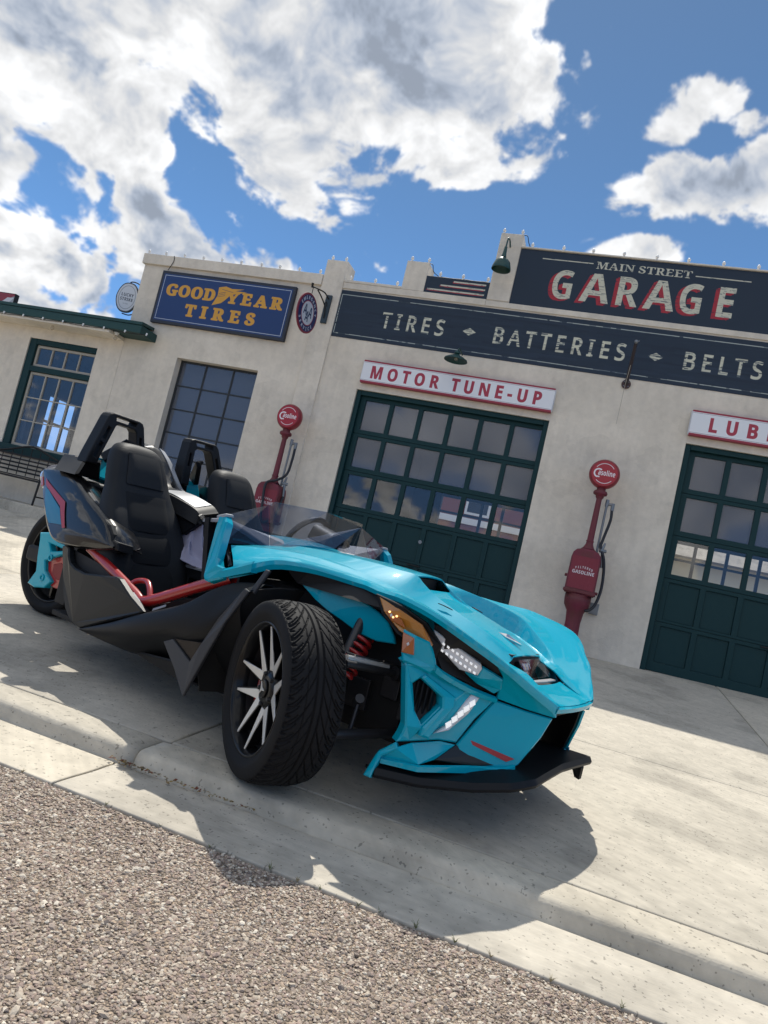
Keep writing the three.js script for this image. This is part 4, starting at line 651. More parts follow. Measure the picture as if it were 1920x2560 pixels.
{
  const lerpAt = (l, x) => { for (let i = 0; i + 1 < l.length; i++) if (x >= l[i][0] && x <= l[i + 1][0]) { const t = (x - l[i][0]) / (l[i + 1][0] - l[i][0]); return l[i].map((v, k) => v + (l[i + 1][k] - v) * t); } return x < l[0][0] ? l[0] : l.at(-1); };
  const smoothL = (l, n) => resample(l, 200).map((p) => [p.x, p.z, p.y]);
  const B_ = smoothL(LB), A_ = smoothL(LA), V_ = smoothL(LV), D_ = smoothL(LD);
  // outer fender: crest B to inner ridge A (both run to the nose)
  const st = []; for (let i = 0; i <= 64; i++) st.push(i / 64);
  const along = (l, t) => l[Math.round(t * (l.length - 1))];
  const strip = (l1, l2, mid) => st.map((t) => { const p = along(l1, t), q = along(l2, t); return mid(p, q, t); });
  const mixp = (p, q, k, dz = 0) => [p[0] + (q[0] - p[0]) * k, p[1] + (q[1] - p[1]) * k, p[2] + (q[2] - p[2]) * k + dz];
  const row = (l) => st.map((t) => along(l, t));
  const E_ = B_.map((p, i) => [p[0] - 0.004, p[1] + 0.008, p[2] - 0.014 - 0.02 * sstep(40, 0, i)]), E2 = B_.map((p, i) => [p[0] - 0.008, p[1] + 0.002, p[2] - 0.030 - 0.028 * sstep(45, 0, i)]);
  const grid = [row(E2), row(E_), row(B_).map((p) => [p[0], p[1], p[2] - 0.003]), strip(B_, A_, (p, q) => mixp(p, q, 0.06, 0.001)), strip(B_, A_, (p, q, t) => mixp(p, q, 0.35, 0.004 - 0.012 * Math.sin(t * 3.14))), strip(B_, A_, (p, q, t) => mixp(p, q, 0.7, -0.010 * Math.sin(t * 3.14))), strip(B_, A_, (p, q) => mixp(p, q, 0.95)), row(A_), ...[[0.025, 0.06], [0.12, 0.52], [0.22, 0.90], [0.32, 0.97], [0.7, 0.99], [1, 1]].map(([k, ky]) => row(A_).map((p) => { const q = lerpAt(V_, Math.max(-0.58, Math.min(0.81, p[0]))), s = sstep(-0.30, 0.0, p[0]) * sstep(0.74, 0.55, p[0]), kk = k + (ky - k) * s; return [p[0] + (q[0] - p[0]) * k, p[1] + (q[1] - p[1]) * k, p[2] + (q[2] - p[2]) * kk]; }))].map((r) => r.map(P));
  const fender = sheet(grid, 0.005, [0, 0.2, 1], 28);
  both('bonnet_wing', fender, C.paint);
  // centre of the bonnet: dome back of the scoop and trough in front of it
  const vs = (x0, x1, n) => { const o = []; for (let i = 0; i <= n; i++) o.push(x0 + (x1 - x0) * i / n); return o; };
  const Vx = (x) => lerpAt(V_, x), Dx = (x) => lerpAt(D_, x);
  const half = (xs) => [xs.map((x) => Vx(x)), xs.map((x) => mixp(Vx(x), Dx(x), 0.06)), xs.map((x) => mixp(Vx(x), Dx(x), 0.5, -0.004)), xs.map((x) => mixp(Vx(x), Dx(x), 0.94)), xs.map((x) => Dx(x))];
  both('bonnet_valley', sheet(half(vs(-0.58, 0.578, 70)).map((r) => r.map(P)), 0.005, [0, 0, 1], 28), C.paint);
  const cz = (x) => { const d = Dx(x); return d[2] + 0.006; };
  const dx = vs(-0.60, 0.052, 30), dome = [1, 0.94, 0.5, 0, -0.5, -0.94, -1].map((k) => dx.map((x) => { const d = Dx(x); return [x + (x > 0.0 ? (0.052 - x) * 0 : 0), d[1] * k, d[2] + 0.006 * (1 - k * k)]; }));
  part('bonnet_dome', sheet(dome.map((r) => r.map(P)), 0.006, [0, 0, 1], 28), C.paint);
  const tx = vs(0.105, 0.580, 30), tr = [1, 0.94, 0.5, 0, -0.5, -0.94, -1].map((k) => tx.map((x) => { const d = Dx(x), drop = -0.012 * sstep(0.30, 0.105, x); return [x, d[1] * k, d[2] + (Math.abs(k) < 0.97 ? drop : 0) + 0.005 * (1 - k * k) * sstep(0.2, 0.4, x)]; }));
  part('bonnet_centre', sheet(tr.map((r) => r.map(P)), 0.006, [0, 0, 1], 28), C.paint);
  part('scoop_mouth', [cbox(0.0, 0.03, -0.11, 0.11, 0.74, 0.822), cbox(0.03, 0.13, -0.108, 0.108, 0.735, 0.742)], C.black);
  // scuttle behind the bonnet, under the screen
  part('scuttle', loft([[[-0.60, 0.45, 0.798], [-0.72, 0.46, 0.80], [-0.82, 0.47, 0.78]], [[-0.60, 0.24, 0.822], [-0.73, 0.24, 0.842], [-0.84, 0.24, 0.82]], [[-0.60, 0, 0.838], [-0.74, 0, 0.852], [-0.86, 0, 0.83]], [[-0.60, -0.24, 0.822], [-0.73, -0.24, 0.842], [-0.84, -0.24, 0.82]], [[-0.60, -0.45, 0.798], [-0.72, -0.46, 0.80], [-0.82, -0.47, 0.78]]], { n: 10, across: 4, thick: 0.01 }), C.paint);
  both('bonnet_vent', panel([[0.205, 0.165, 0.744], [0.245, 0.150, 0.738], [0.272, 0.150, 0.732], [0.225, 0.163, 0.742]], 0.004, [0, 0, 1], 0.001), C.black);
  // nose: lamp pocket, sloping plate, lip
  part('nose_plate', loft([[[0.688, 0.150, 0.540], [0.75, 0.158, 0.517], [0.815, 0.178, 0.4965]], [[0.692, 0.08, 0.536], [0.75, 0.09, 0.514], [0.823, 0.10, 0.496]], [[0.694, 0, 0.536], [0.75, 0, 0.511], [0.826, 0, 0.4955]], [[0.692, -0.08, 0.536], [0.75, -0.09, 0.514], [0.823, -0.10, 0.496]], [[0.688, -0.150, 0.540], [0.75, -0.158, 0.517], [0.815, -0.178, 0.4965]]], { n: 14, thick: 0.006, out: [0.3, 0, 1] }), C.paint);
  const lip = [[0.812, 0.215, 0.494], [0.826, 0.10, 0.494], [0.829, 0, 0.4935], [0.826, -0.10, 0.494], [0.812, -0.215, 0.494]];
  part('nose_lip', loft([lip, lip.map(([a, b, c]) => [a + 0.010, b * 1.02, c - 0.005]), lip.map(([a, b, c]) => [a + 0.006, b * 1.02, c - 0.022]), lip.map(([a, b, c]) => [a - 0.03, b, c - 0.026])], { n: 24, thick: 0.004, out: [1, 0, 0.2], crease: 40 }), C.paint);
  part('lamp_pocket', [cbox(0.545, 0.575, -0.15, 0.15, 0.50, 0.625), cbox(0.575, 0.70, -0.15, 0.15, 0.50, 0.522)], C.black);
  part('pocket_sill', panel([[0.655, 0.12, 0.545], [0.678, 0.12, 0.545], [0.684, 0, 0.545], [0.678, -0.12, 0.545], [0.655, -0.12, 0.545]], 0.006, [0, 0, 1], 0.001), C.silver);
  const hl = part('centre_headlamp', [panel([[0.592, 0.112, 0.604], [0.592, 0.010, 0.606], [0.612, 0.020, 0.570], [0.622, 0.045, 0.545], [0.622, 0.085, 0.545], [0.606, 0.108, 0.575]], 0.03, [1, 0, 0.3], 0.003)], C.plastic);
  for (const [l0, l1, y0, y1] of [[0.070, 0.098, 0.574, 0.598], [0.040, 0.064, 0.574, 0.598], [0.018, 0.034, 0.578, 0.598], [0.052, 0.078, 0.550, 0.568]]) part('reflector', panel([[0.600 + (0.6 - y1) * 0.5, l1, y1], [0.600 + (0.6 - y1) * 0.5, l0, y1], [0.604 + (0.6 - y0) * 0.5, l0 + 0.003, y0], [0.604 + (0.6 - y0) * 0.5, l1 - 0.003, y0]], 0.006, [1, 0, 0.3], 0.002), C.chrome, hl);
  part('lens', panel([[0.598, 0.135, 0.612], [0.598, -0.125, 0.614], [0.652, -0.135, 0.552], [0.652, 0.135, 0.552]], 0.003, [1, 0, 0.6], 0.0006), C.lens, hl);
  // badge
  part('badge', panel([[0.441, 0.024, 0.686], [0.47, 0.006, 0.686], [0.478, -0.012, 0.684], [0.49, 0.002, 0.680], [0.545, 0.0, 0.660], [0.515, 0.016, 0.668], [0.48, 0.030, 0.676]], 0.012, [0, 0, 1], 0.003), C.chrome);
}
// ---- scuttle pillars
both('screen_pillar', panel([[-0.640, 0.660, 0.900], [-0.660, 0.675, 0.885], [-0.650, 0.69, 0.83], [-0.618, 0.725, 0.72], [-0.592, 0.748, 0.632], [-0.580, 0.750, 0.617], [-0.556, 0.750, 0.615], [-0.490, 0.738, 0.645], [-0.492, 0.738, 0.690], [-0.532, 0.742, 0.694], [-0.553, 0.735, 0.720], [-0.580, 0.705, 0.80], [-0.606, 0.675, 0.872]], 0.045, [0, 1, 0.1], 0.007), C.paint);
both('wing_rail', loft([[[-0.50, 0.737, 0.680], [-0.44, 0.717, 0.712], [-0.38, 0.695, 0.745]], [[-0.50, 0.745, 0.672], [-0.44, 0.726, 0.70], [-0.38, 0.704, 0.733]], [[-0.50, 0.742, 0.642], [-0.44, 0.722, 0.670], [-0.38, 0.70, 0.698]], [[-0.50, 0.70, 0.640], [-0.44, 0.68, 0.668], [-0.38, 0.66, 0.696]]], { n: 12, thick: 0.004, out: [0, 1, 0] }), C.paint);
both('pillar_cap', panel([[-0.632, 0.662, 0.905], [-0.668, 0.678, 0.888], [-0.672, 0.62, 0.892], [-0.638, 0.61, 0.906]], 0.014, [0, 0, 1], 0.004), C.silver);
// ---- screen
{
  const scr = part('windscreen', panel([[-0.560, 0.415, 0.806], [-0.527, 0.2, 0.838], [-0.515, 0, 0.846], [-0.527, -0.2, 0.838], [-0.560, -0.415, 0.806], [-0.650, -0.385, 0.985], [-0.640, -0.37, 1.003], [-0.612, 0, 1.018], [-0.640, 0.37, 1.003], [-0.650, 0.385, 0.985]], 0.004, [1, 0, 0.3], 0.0008), C.tint);
  for (const s of [1, -1]) { const q = (l) => l.map((p) => [p[0], p[1] * s, p[2]]); part('side_pane', panel(q([[-0.563, 0.420, 0.804], [-0.612, 0.655, 0.778], [-0.640, 0.655, 0.897], [-0.653, 0.388, 0.983]]), 0.004, [1, s * 0.2, 0.3], 0.0008), C.tint, scr); }
}
// ---- dashboard, wheel
both('dash_top', panel([[-0.66, 0.625, 0.885], [-0.575, 0.40, 0.800], [-0.60, 0.26, 0.818], [-0.66, 0.22, 0.835], [-0.80, 0.42, 0.865], [-0.82, 0.60, 0.86]], 0.02, [0, 0, 1], 0.006), C.dash);
both('dash_face', panel([[-0.80, 0.62, 0.86], [-0.80, 0.02, 0.84], [-0.72, 0.02, 0.55], [-0.72, 0.62, 0.55]], 0.03, [-1, 0, 0], 0.004), C.plastic);
part('instrument_hood', loft([[[-0.74, -0.46, 0.84], [-0.86, -0.46, 0.86]], [[-0.74, -0.40, 0.90], [-0.88, -0.40, 0.93]], [[-0.74, -0.27, 0.91], [-0.88, -0.27, 0.94]], [[-0.74, -0.20, 0.85], [-0.86, -0.20, 0.87]]], { n: 4, across: 6, thick: 0.012 }), C.plastic);
{ const t = new THREE.TorusGeometry(0.165, 0.016, 12, 40); t.rotateY(Math.PI / 2); t.rotateZ(-0.42); t.translate(-0.98, 0.82, -0.34); const w = part('steering_wheel', t, C.plastic); part('spoke', [crod([-0.975, -0.34, 0.82], [-0.985, -0.49, 0.82], 0.014), crod([-0.975, -0.34, 0.82], [-0.985, -0.19, 0.82], 0.014), crod([-0.97, -0.34, 0.82], [-1.03, -0.34, 0.68], 0.016)], C.plastic, w); part('column', crod([-0.97, -0.34, 0.82], [-0.74, -0.34, 0.72], 0.035), C.plastic, w); }

// ---- front corner: lamp pod under the wing, vent, running light, turn signal
{
  const nac = [[0.382, 0.662, 0.552], [0.437, 0.615, 0.606], [0.466, 0.60, 0.603], [0.484, 0.60, 0.563], [0.497, 0.59, 0.553], [0.574, 0.47, 0.509], [0.631, 0.385, 0.487], [0.636, 0.38, 0.470], [0.600, 0.43, 0.395], [0.566, 0.468, 0.300], [0.525, 0.53, 0.303], [0.462, 0.63, 0.286], [0.438, 0.672, 0.281], [0.446, 0.664, 0.31], [0.450, 0.660, 0.342], [0.400, 0.662, 0.540]];
  const vent = [[0.445, 0.618, 0.507], [0.428, 0.634, 0.484], [0.461, 0.637, 0.396], [0.495, 0.625, 0.355], [0.518, 0.563, 0.425], [0.509, 0.562, 0.457]];
  const [n1] = both('lamp_pod', panel(nac, 0.05, [1, 0.7, 0], 0.006, [vent]), C.paint);
  // raised rim round the vent
  both('vent_rim', panel([[0.452, 0.606, 0.526], [0.540, 0.515, 0.467], [0.545, 0.520, 0.430], [0.513, 0.597, 0.313], [0.497, 0.628, 0.322], [0.497, 0.627, 0.352], [0.522, 0.563, 0.424], [0.513, 0.562, 0.460], [0.447, 0.620, 0.512]].map((p) => [p[0] + 0.010, p[1] + 0.007, p[2]]), 0.024, [1, 0.7, 0], 0.006), C.paint);
  both('vent_back', panel(vent.map((p) => [p[0] - 0.03, p[1] - 0.02, p[2]]), 0.008, [1, 0.7, 0], 0.001), C.black);
  for (let i = 1; i <= 4; i++) { const t = i / 5, x = 0.436 + t * 0.07, l = 0.634 - t * 0.065, h0 = 0.375 + Math.abs(t - 0.45) * 0.06, h1 = 0.497 - Math.abs(t - 0.2) * 0.035; both('vent_louvre', cbox(x - 0.016, x - 0.010, l - 0.028, l - 0.004, h0, h1, 0.002), C.plastic); }
  const drl = [[0.574, 0.462, 0.486], [0.601, 0.438, 0.478], [0.583, 0.462, 0.415], [0.553, 0.53, 0.35], [0.524, 0.584, 0.333], [0.545, 0.525, 0.37]].map((p) => [p[0] + 0.004, p[1] + 0.004, p[2]]);
  const [d1] = both('running_light', panel(drl, 0.02, [1, 0.7, 0], 0.004), C.led);
  for (let i = 0; i < 5; i++) { const t = i / 5, a = [0.592 - t * 0.05, 0.458 + t * 0.09, 0.47 - t * 0.105]; part('light_cell', panel([[a[0], a[1], a[2]], [a[0] + 0.003, a[1] - 0.006, a[2] - 0.018], [a[0] - 0.006, a[1] + 0.011, a[2] - 0.031], [a[0] - 0.010, a[1] + 0.018, a[2] - 0.013]].map((p) => [p[0] + 0.006, p[1] + 0.006, p[2]]), 0.004, [1, 0.7, 0], 0.001), C.ledCell, d1); }
  // block above, with the side reflector
  both('pod_shoulder', panel([[0.360, 0.668, 0.66], [0.41, 0.66, 0.65], [0.455, 0.63, 0.64], [0.475, 0.612, 0.60], [0.488, 0.60, 0.555], [0.472, 0.612, 0.530], [0.436, 0.648, 0.545], [0.386, 0.672, 0.553], [0.374, 0.672, 0.58]], 0.04, [0.55, 1, 0], 0.006), C.paint);
  both('side_reflector', panel([[0.361, 0.672, 0.651], [0.407, 0.663, 0.641], [0.418, 0.659, 0.583], [0.376, 0.676, 0.582]], 0.008, [0.3, 1, 0], 0.002), C.orange);
  const amb = [[0.225, 0.662, 0.745], [0.32, 0.660, 0.722], [0.415, 0.648, 0.692], [0.462, 0.622, 0.632], [0.452, 0.624, 0.612], [0.336, 0.658, 0.648], [0.262, 0.668, 0.698]];
  const [a1] = both('turn_signal', panel(amb, 0.02, [0.25, 1, 0], 0.004), C.amber); both('signal_bezel', panel([[0.205, 0.658, 0.752], [0.32, 0.656, 0.738], [0.43, 0.644, 0.702], [0.488, 0.606, 0.636], [0.476, 0.606, 0.585], [0.45, 0.618, 0.596], [0.33, 0.656, 0.634], [0.25, 0.664, 0.690]], 0.016, [0.25, 1, 0], 0.003), C.plastic);
  for (const [x, y] of [[0.285, 0.705], [0.305, 0.690], [0.318, 0.697]]) part('bulb_spot', crod([x, 0.664, y], [x + 0.001, 0.669, y], 0.004, 0.004, 8), C.warm, a1);
  part('inner_lens', panel([[0.27, 0.668, 0.705], [0.34, 0.664, 0.690], [0.36, 0.661, 0.665], [0.30, 0.667, 0.678]], 0.002, [0.25, 1, 0], 0.0005), C.orange, a1);
  for (const [x, y, l] of [[0.296, 0.695, 0.669], [0.392, 0.616, 0.672]]) part('maker_mark', panel([[x - 0.006, l, y], [x, l, y + 0.007], [x + 0.006, l, y], [x, l, y - 0.007]], 0.002, [0.2, 1, 0], 0.0003), C.led, a1);
  // headlamp bar in its dark bay
  const led = [[0.446, 0.607, 0.682], [0.470, 0.597, 0.672], [0.530, 0.565, 0.645], [0.612, 0.517, 0.604], [0.616, 0.510, 0.588], [0.606, 0.512, 0.562], [0.545, 0.540, 0.566], [0.515, 0.565, 0.592], [0.470, 0.595, 0.632], [0.455, 0.603, 0.645]];
  const [h1] = both('headlamp', panel(led, 0.03, [1, 0.9, 0], 0.004), C.led);
  for (let i = 0; i < 8; i++) for (let j = 0; j < 2; j++) { const t = i / 8, a = [0.480 + t * 0.125, 0.590 - t * 0.075, 0.653 - t * 0.058 - j * 0.022 - (1 - t) * j * 0.002]; part('light_cell', panel([a, [a[0] + 0.008, a[1] - 0.005, a[2] - 0.004], [a[0] + 0.0075, a[1] - 0.0045, a[2] - 0.012], [a[0] - 0.0005, a[1] + 0.0005, a[2] - 0.008]].map((p) => [p[0] + 0.006, p[1] + 0.006, p[2] - 0.004]), 0.004, [1, 0.9, 0], 0.001), C.ledCell, h1); }
  both('lamp_bay', panel([[0.44, 0.60, 0.70], [0.56, 0.58, 0.69], [0.66, 0.45, 0.62], [0.65, 0.38, 0.54], [0.625, 0.39, 0.495], [0.50, 0.575, 0.545], [0.46, 0.585, 0.60]], 0.02, [1, 0.8, 0], 0.003), C.black);
  both('bay_bracket', panel([[0.618, 0.505, 0.590], [0.668, 0.425, 0.560], [0.658, 0.395, 0.520], [0.636, 0.40, 0.498], [0.59, 0.47, 0.525], [0.56, 0.515, 0.556], [0.606, 0.505, 0.556]], 0.014, [1, 0.8, 0.2], 0.004), C.paint);
  both('pod_ledge', loft([[[0.480, 0.605, 0.570], [0.500, 0.592, 0.556], [0.577, 0.475, 0.512], [0.640, 0.388, 0.490]], [[0.492, 0.610, 0.562], [0.512, 0.600, 0.548], [0.589, 0.485, 0.503], [0.652, 0.392, 0.482]], [[0.488, 0.606, 0.540], [0.508, 0.596, 0.530], [0.584, 0.480, 0.486], [0.645, 0.388, 0.468]]], { n: 24, thick: 0.02, out: [1, 0.8, 0.3], crease: 40 }), C.paint);
  // side of the nose below the bonnet edge
  both('nose_band', panel([[0.622, 0.565, 0.664], [0.66, 0.502, 0.635], [0.71, 0.444, 0.60], [0.75, 0.364, 0.56], [0.785, 0.30, 0.526], [0.818, 0.222, 0.488], [0.818, 0.206, 0.455], [0.806, 0.206, 0.450], [0.72, 0.286, 0.462], [0.637, 0.372, 0.480], [0.652, 0.40, 0.53], [0.668, 0.43, 0.57], [0.648, 0.49, 0.622]], 0.012, [1, 1, 0], 0.004), C.paint);
  const fas = [[0.634, 0.368, 0.474], [0.72, 0.284, 0.458], [0.806, 0.203, 0.448], [0.789, 0.231, 0.375], [0.772, 0.251, 0.33], [0.758, 0.271, 0.295], [0.746, 0.288, 0.262], [0.728, 0.308, 0.242], [0.705, 0.332, 0.232], [0.626, 0.412, 0.212], [0.600, 0.438, 0.22], [0.566, 0.462, 0.294], [0.600, 0.418, 0.385]];
  const [f1] = both('nose_side', panel(fas, 0.014, [1, 1, 0.1], 0.005), C.paint);
  both('nose_liner', panel(fas.map((p) => [p[0] - 0.016, p[1] - 0.016, p[2]]), 0.006, [1, 1, 0.1], 0.002), C.black);
  const off = (l, d) => l.map((p) => [p[0] + 0.694 * d, p[1] + 0.713 * d, p[2] + 0.099 * d]);
  both('red_stripe', panel(off([[0.597, 0.425, 0.318], [0.606, 0.418, 0.303], [0.708, 0.324, 0.266], [0.729, 0.302, 0.281]], 0.004), 0.003, [1, 1, 0], 0.0005), C.redDecal);
  // lower wing: shelf, bright lip, end blade
  both('lower_shelf', panel([[0.398, 0.682, 0.214], [0.44, 0.676, 0.262], [0.47, 0.62, 0.284], [0.526, 0.522, 0.300], [0.562, 0.462, 0.292], [0.535, 0.545, 0.238], [0.514, 0.622, 0.221]], 0.012, [0.3, 0.2, 1], 0.002), C.paint);
  both('shelf_inlay', panel([[0.563, 0.460, 0.292], [0.63, 0.385, 0.275], [0.702, 0.322, 0.250], [0.63, 0.432, 0.238], [0.536, 0.546, 0.238]], 0.012, [0.3, 0.2, 1], 0.001), C.blackDecal);
  both('lower_lip', loft([[[0.396, 0.682, 0.214], [0.514, 0.624, 0.221], [0.626, 0.43, 0.236], [0.705, 0.334, 0.244], [0.735, 0.305, 0.262]], [[0.402, 0.692, 0.212], [0.522, 0.632, 0.218], [0.634, 0.437, 0.232], [0.713, 0.340, 0.238], [0.742, 0.310, 0.258]], [[0.402, 0.690, 0.196], [0.522, 0.630, 0.200], [0.634, 0.435, 0.210], [0.713, 0.338, 0.216], [0.745, 0.306, 0.238]], [[0.38, 0.66, 0.196], [0.49, 0.60, 0.200], [0.60, 0.41, 0.212], [0.69, 0.31, 0.222], [0.73, 0.28, 0.25]]], { n: 28, thick: 0.004, out: [1, 0.8, 0], crease: 40, straight: true }), C.paint);
  both('end_blade', panel([[0.438, 0.680, 0.283], [0.450, 0.675, 0.262], [0.408, 0.704, 0.225], [0.402, 0.722, 0.180], [0.398, 0.728, 0.148], [0.372, 0.735, 0.150], [0.385, 0.712, 0.215], [0.392, 0.704, 0.238]], 0.035, [0.2, 1, 0], 0.005), C.paint);
  // splitter
  const edge = [[0.400, 0.712, 0.148], [0.532, 0.625, 0.149], [0.68, 0.50, 0.168], [0.79, 0.42, 0.198], [0.838, 0.33, 0.217], [0.830, 0.16, 0.221], [0.822, 0, 0.222]], full = [...edge, ...edge.slice(0, -1).reverse().map(mir)];
  part('splitter', loft([full.map(([a, b, c]) => [a * 0.55 + 0.1, b * 0.9, c - 0.002]), full, full.map(([a, b, c]) => [a + 0.004, b * 1.004, c + 0.012]), full.map(([a, b, c]) => [a - 0.006, b * 0.992, c + 0.032]), full.map(([a, b, c]) => [a * 0.62 + 0.1, b * 0.86, c * 0.7 + 0.095])], { n: 84, thick: 0.01, out: [0.6, 0, -0.2], crease: 38, straight: true }), C.plastic);
  part('splitter_fin', mirrored(panel([[0.76, 0.44, 0.205], [0.72, 0.47, 0.192], [0.735, 0.475, 0.155], [0.755, 0.478, 0.115], [0.778, 0.472, 0.112], [0.785, 0.45, 0.17]], 0.02, [0, 1, 0], 0.004)), C.plastic);
  part('grille_duct', [cbox(0.44, 0.50, -0.40, 0.40, 0.14, 0.50), cbox(0.50, 0.80, -0.19, 0.19, 0.452, 0.464), cbox(0.5, 0.78, -0.3, 0.3, 0.20, 0.212)], C.black);
  for (let i = -2; i <= 2; i++) part('grille_rib', cbox(0.502, 0.53, i * 0.09 - 0.006, i * 0.09 + 0.006, 0.215, 0.45, 0.003), C.plastic);
}
// ---- wheel bay: dark engine bay, inner wing panel, arms, spring
part('engine_bay', [cbox(-0.55, 0.30, -0.44, 0.44, 0.20, 0.66), cbox(0.301, 0.44, -0.43, 0.43, 0.20, 0.60), cbox(-0.30, 0.0, -0.42, 0.42, 0.661, 0.735)], C.black);
both('wing_underside', panel([[-0.30, 0.60, 0.752], [-0.20, 0.55, 0.760], [0.0, 0.51, 0.756], [0.1, 0.53, 0.753], [0.22, 0.59, 0.748], [0.26, 0.59, 0.70], [0.16, 0.55, 0.685], [0.0, 0.50, 0.70], [-0.12, 0.50, 0.70], [-0.26, 0.54, 0.69]], 0.01, [0, 1, -0.3], 0.002), C.black);
both('inner_wing', panel([[-0.247, 0.535, 0.695], [-0.12, 0.54, 0.707], [-0.02, 0.54, 0.708], [0.096, 0.54, 0.695], [0.160, 0.54, 0.675], [0.210, 0.54, 0.650], [0.250, 0.54, 0.605], [0.262, 0.54, 0.580], [0.18, 0.54, 0.568], [0.09, 0.54, 0.575], [0.006, 0.54, 0.600], [-0.08, 0.54, 0.622], [-0.15, 0.54, 0.648]], 0.014, [0, 1, 0], 0.004), C.paint);
for (const s of [1, -1]) {
  const q = (p) => [p[0], p[1] * s, p[2]], r = (a, b, c, d) => crod(q(a), q(b), c, d);
  const up = part('upper_arm', [r([0.20, 0.74, 0.49], [0.285, 0.44, 0.463], 0.014), r([0.02, 0.74, 0.49], [-0.06, 0.44, 0.47], 0.014), r([0.20, 0.74, 0.49], [0.02, 0.74, 0.49], 0.014)], C.darkMetal); part('arm_bush', [r([0.268, 0.50, 0.468], [0.295, 0.43, 0.462], 0.028)], C.darkMetal, up);
  const tie = part('tie_rod', [r([0.185, 0.72, 0.507], [0.25, 0.53, 0.489], 0.013)], mat({ color: lin(0.8, 0.8, 0.79), roughness: 0.25, metalness: 0.55 })); part('brake_line', ctube([[0.18, 0.72, 0.525], [0.22, 0.64, 0.515], [0.25, 0.56, 0.506], [0.285, 0.46, 0.495]].map(q), 0.003, 20, 6), C.darkMetal, tie); part('line_clip', [r([0.197, 0.69, 0.498], [0.199, 0.69, 0.524], 0.0035), r([0.243, 0.56, 0.486], [0.245, 0.56, 0.512], 0.0035)], C.chrome, tie);
  part('lower_arm', [r([0.23, 0.76, 0.245], [0.31, 0.44, 0.245], 0.018), r([-0.05, 0.76, 0.245], [-0.15, 0.42, 0.245], 0.018), r([0.23, 0.76, 0.245], [0.0, 0.80, 0.25], 0.016)], C.darkMetal);
  const helix = []; for (let i = 0; i <= 80; i++) { const a = i / 80 * 6 * 2 * Math.PI, t = i / 80, cx = [0.12 + t * -0.02, 0.62 - t * 0.11, 0.42 + t * 0.15]; helix.push(q([cx[0] + 0.042 * Math.cos(a), cx[1] + 0.042 * Math.sin(a) * 0.86, cx[2] + 0.042 * Math.sin(a) * 0.4])); }
  const sp = part('coil_spring', ctube(helix, 0.0085, 160, 6), C.red); part('damper', r([0.115, 0.69, 0.35], [0.085, 0.52, 0.63], 0.02), C.darkMetal, sp);
  part('drop_link', [r([0.215, 0.62, 0.35], [0.22, 0.64, 0.25], 0.008), r([0.205, 0.61, 0.345], [0.225, 0.63, 0.365], 0.018)], C.darkMetal);
}
part('engine_block', [cbox(0.30, 0.40, 0.445, 0.47, 0.30, 0.36), cbox(0.2, 0.28, 0.445, 0.46, 0.36, 0.44), cbox(0.05, 0.15, 0.445, 0.465, 0.28, 0.40)], C.darkMetal);

// ---- wheels
function tyreGeo(r, w, rimR, N, swoop, mirrorDir) {
  const nu = 84, nt = 900, pos = [], idx = [];
  // section from inner bead over the tread to the outer bead, u -1..1 across the tread
  const prof = []; const tw = w * 0.44;
  for (let i = 0; i <= 10; i++) { const t = i / 10, a = t * Math.PI * 0.5; prof.push([rimR + (r - 0.014 - rimR) * t, -(w * 0.43 + 0.07 * w * Math.sin(t * Math.PI * 0.85)), 9]); }
  for (let i = 0; i <= nu; i++) { const u = -1 + 2 * i / nu; prof.push([r - 0.012 * Math.pow(Math.abs(u), 4) - 0.002 * u * u, u * tw, u]); }
  for (let i = 10; i >= 0; i--) { const t = i / 10; prof.push([rimR + (r - 0.014 - rimR) * t, w * 0.43 + 0.07 * w * Math.sin(t * Math.PI * 0.85), 9]); }
  const L = prof.length;
  for (let k = 0; k <= nt; k++) {
    const th = k / nt * 2 * Math.PI;
    for (const [rad, z, u] of prof) {
      let d = 0;
      if (u <= 1) {
        const a = Math.abs(u), fr = (x) => x - Math.floor(x);
        const ph = fr(th * N / (2 * Math.PI) * 1 + swoop * Math.pow(1 - a, 1.7)), gw = 0.10 + 0.10 * a; if (a > 0.10 && ph < gw) d = 1;
        const ph2 = fr(th * N / Math.PI + 0.3 + swoop * 1.9 * Math.pow(1 - a, 1.5)); if (a > 0.62 && ph2 < 0.16) d = 1;
        if (a > 0.86) { const p3 = fr(th * N / Math.PI * 1.0 + 0.1); if (p3 < 0.22) d = 1; }
        if (Math.abs(a - 0.115) < 0.028) d = 1; if (Math.abs(a - 0.46) < 0.014 && a < 0.5) d = Math.max(d, 0.9);
      }
      let rr2 = rad - 0.0065 * d; let zz = z;
      if (u === 9 && Math.abs(rad - (rimR + (r - rimR) * 0.35)) < 0.008) zz *= 1.012;
      pos.push(rr2 * Math.sin(th) * mirrorDir, rr2 * Math.cos(th), zz);
    }
  }
  for (let k = 0; k < nt; k++) for (let i = 0; i + 1 < L; i++) { const a = k * L + i, b = a + L; idx.push(a, a + 1, b, b, a + 1, b + 1); }
  const g = new THREE.BufferGeometry(); g.setAttribute('position', new THREE.Float32BufferAttribute(pos, 3)); g.setIndex(idx); g.computeVertexNormals(); return g;
}
const sideScript = canvasTex(256, 64, (x) => { x.fillStyle = '#8e1418'; x.fillRect(0, 0, 256, 64); x.fillStyle = '#c9bdbb'; x.font = 'bold 40px sans-serif'; x.textAlign = 'center'; x.fillText('brembo', 140, 46); x.lineWidth = 5; x.strokeStyle = '#c9bdbb'; x.beginPath(); x.arc(32, 32, 18, 0, 7); x.stroke(); });
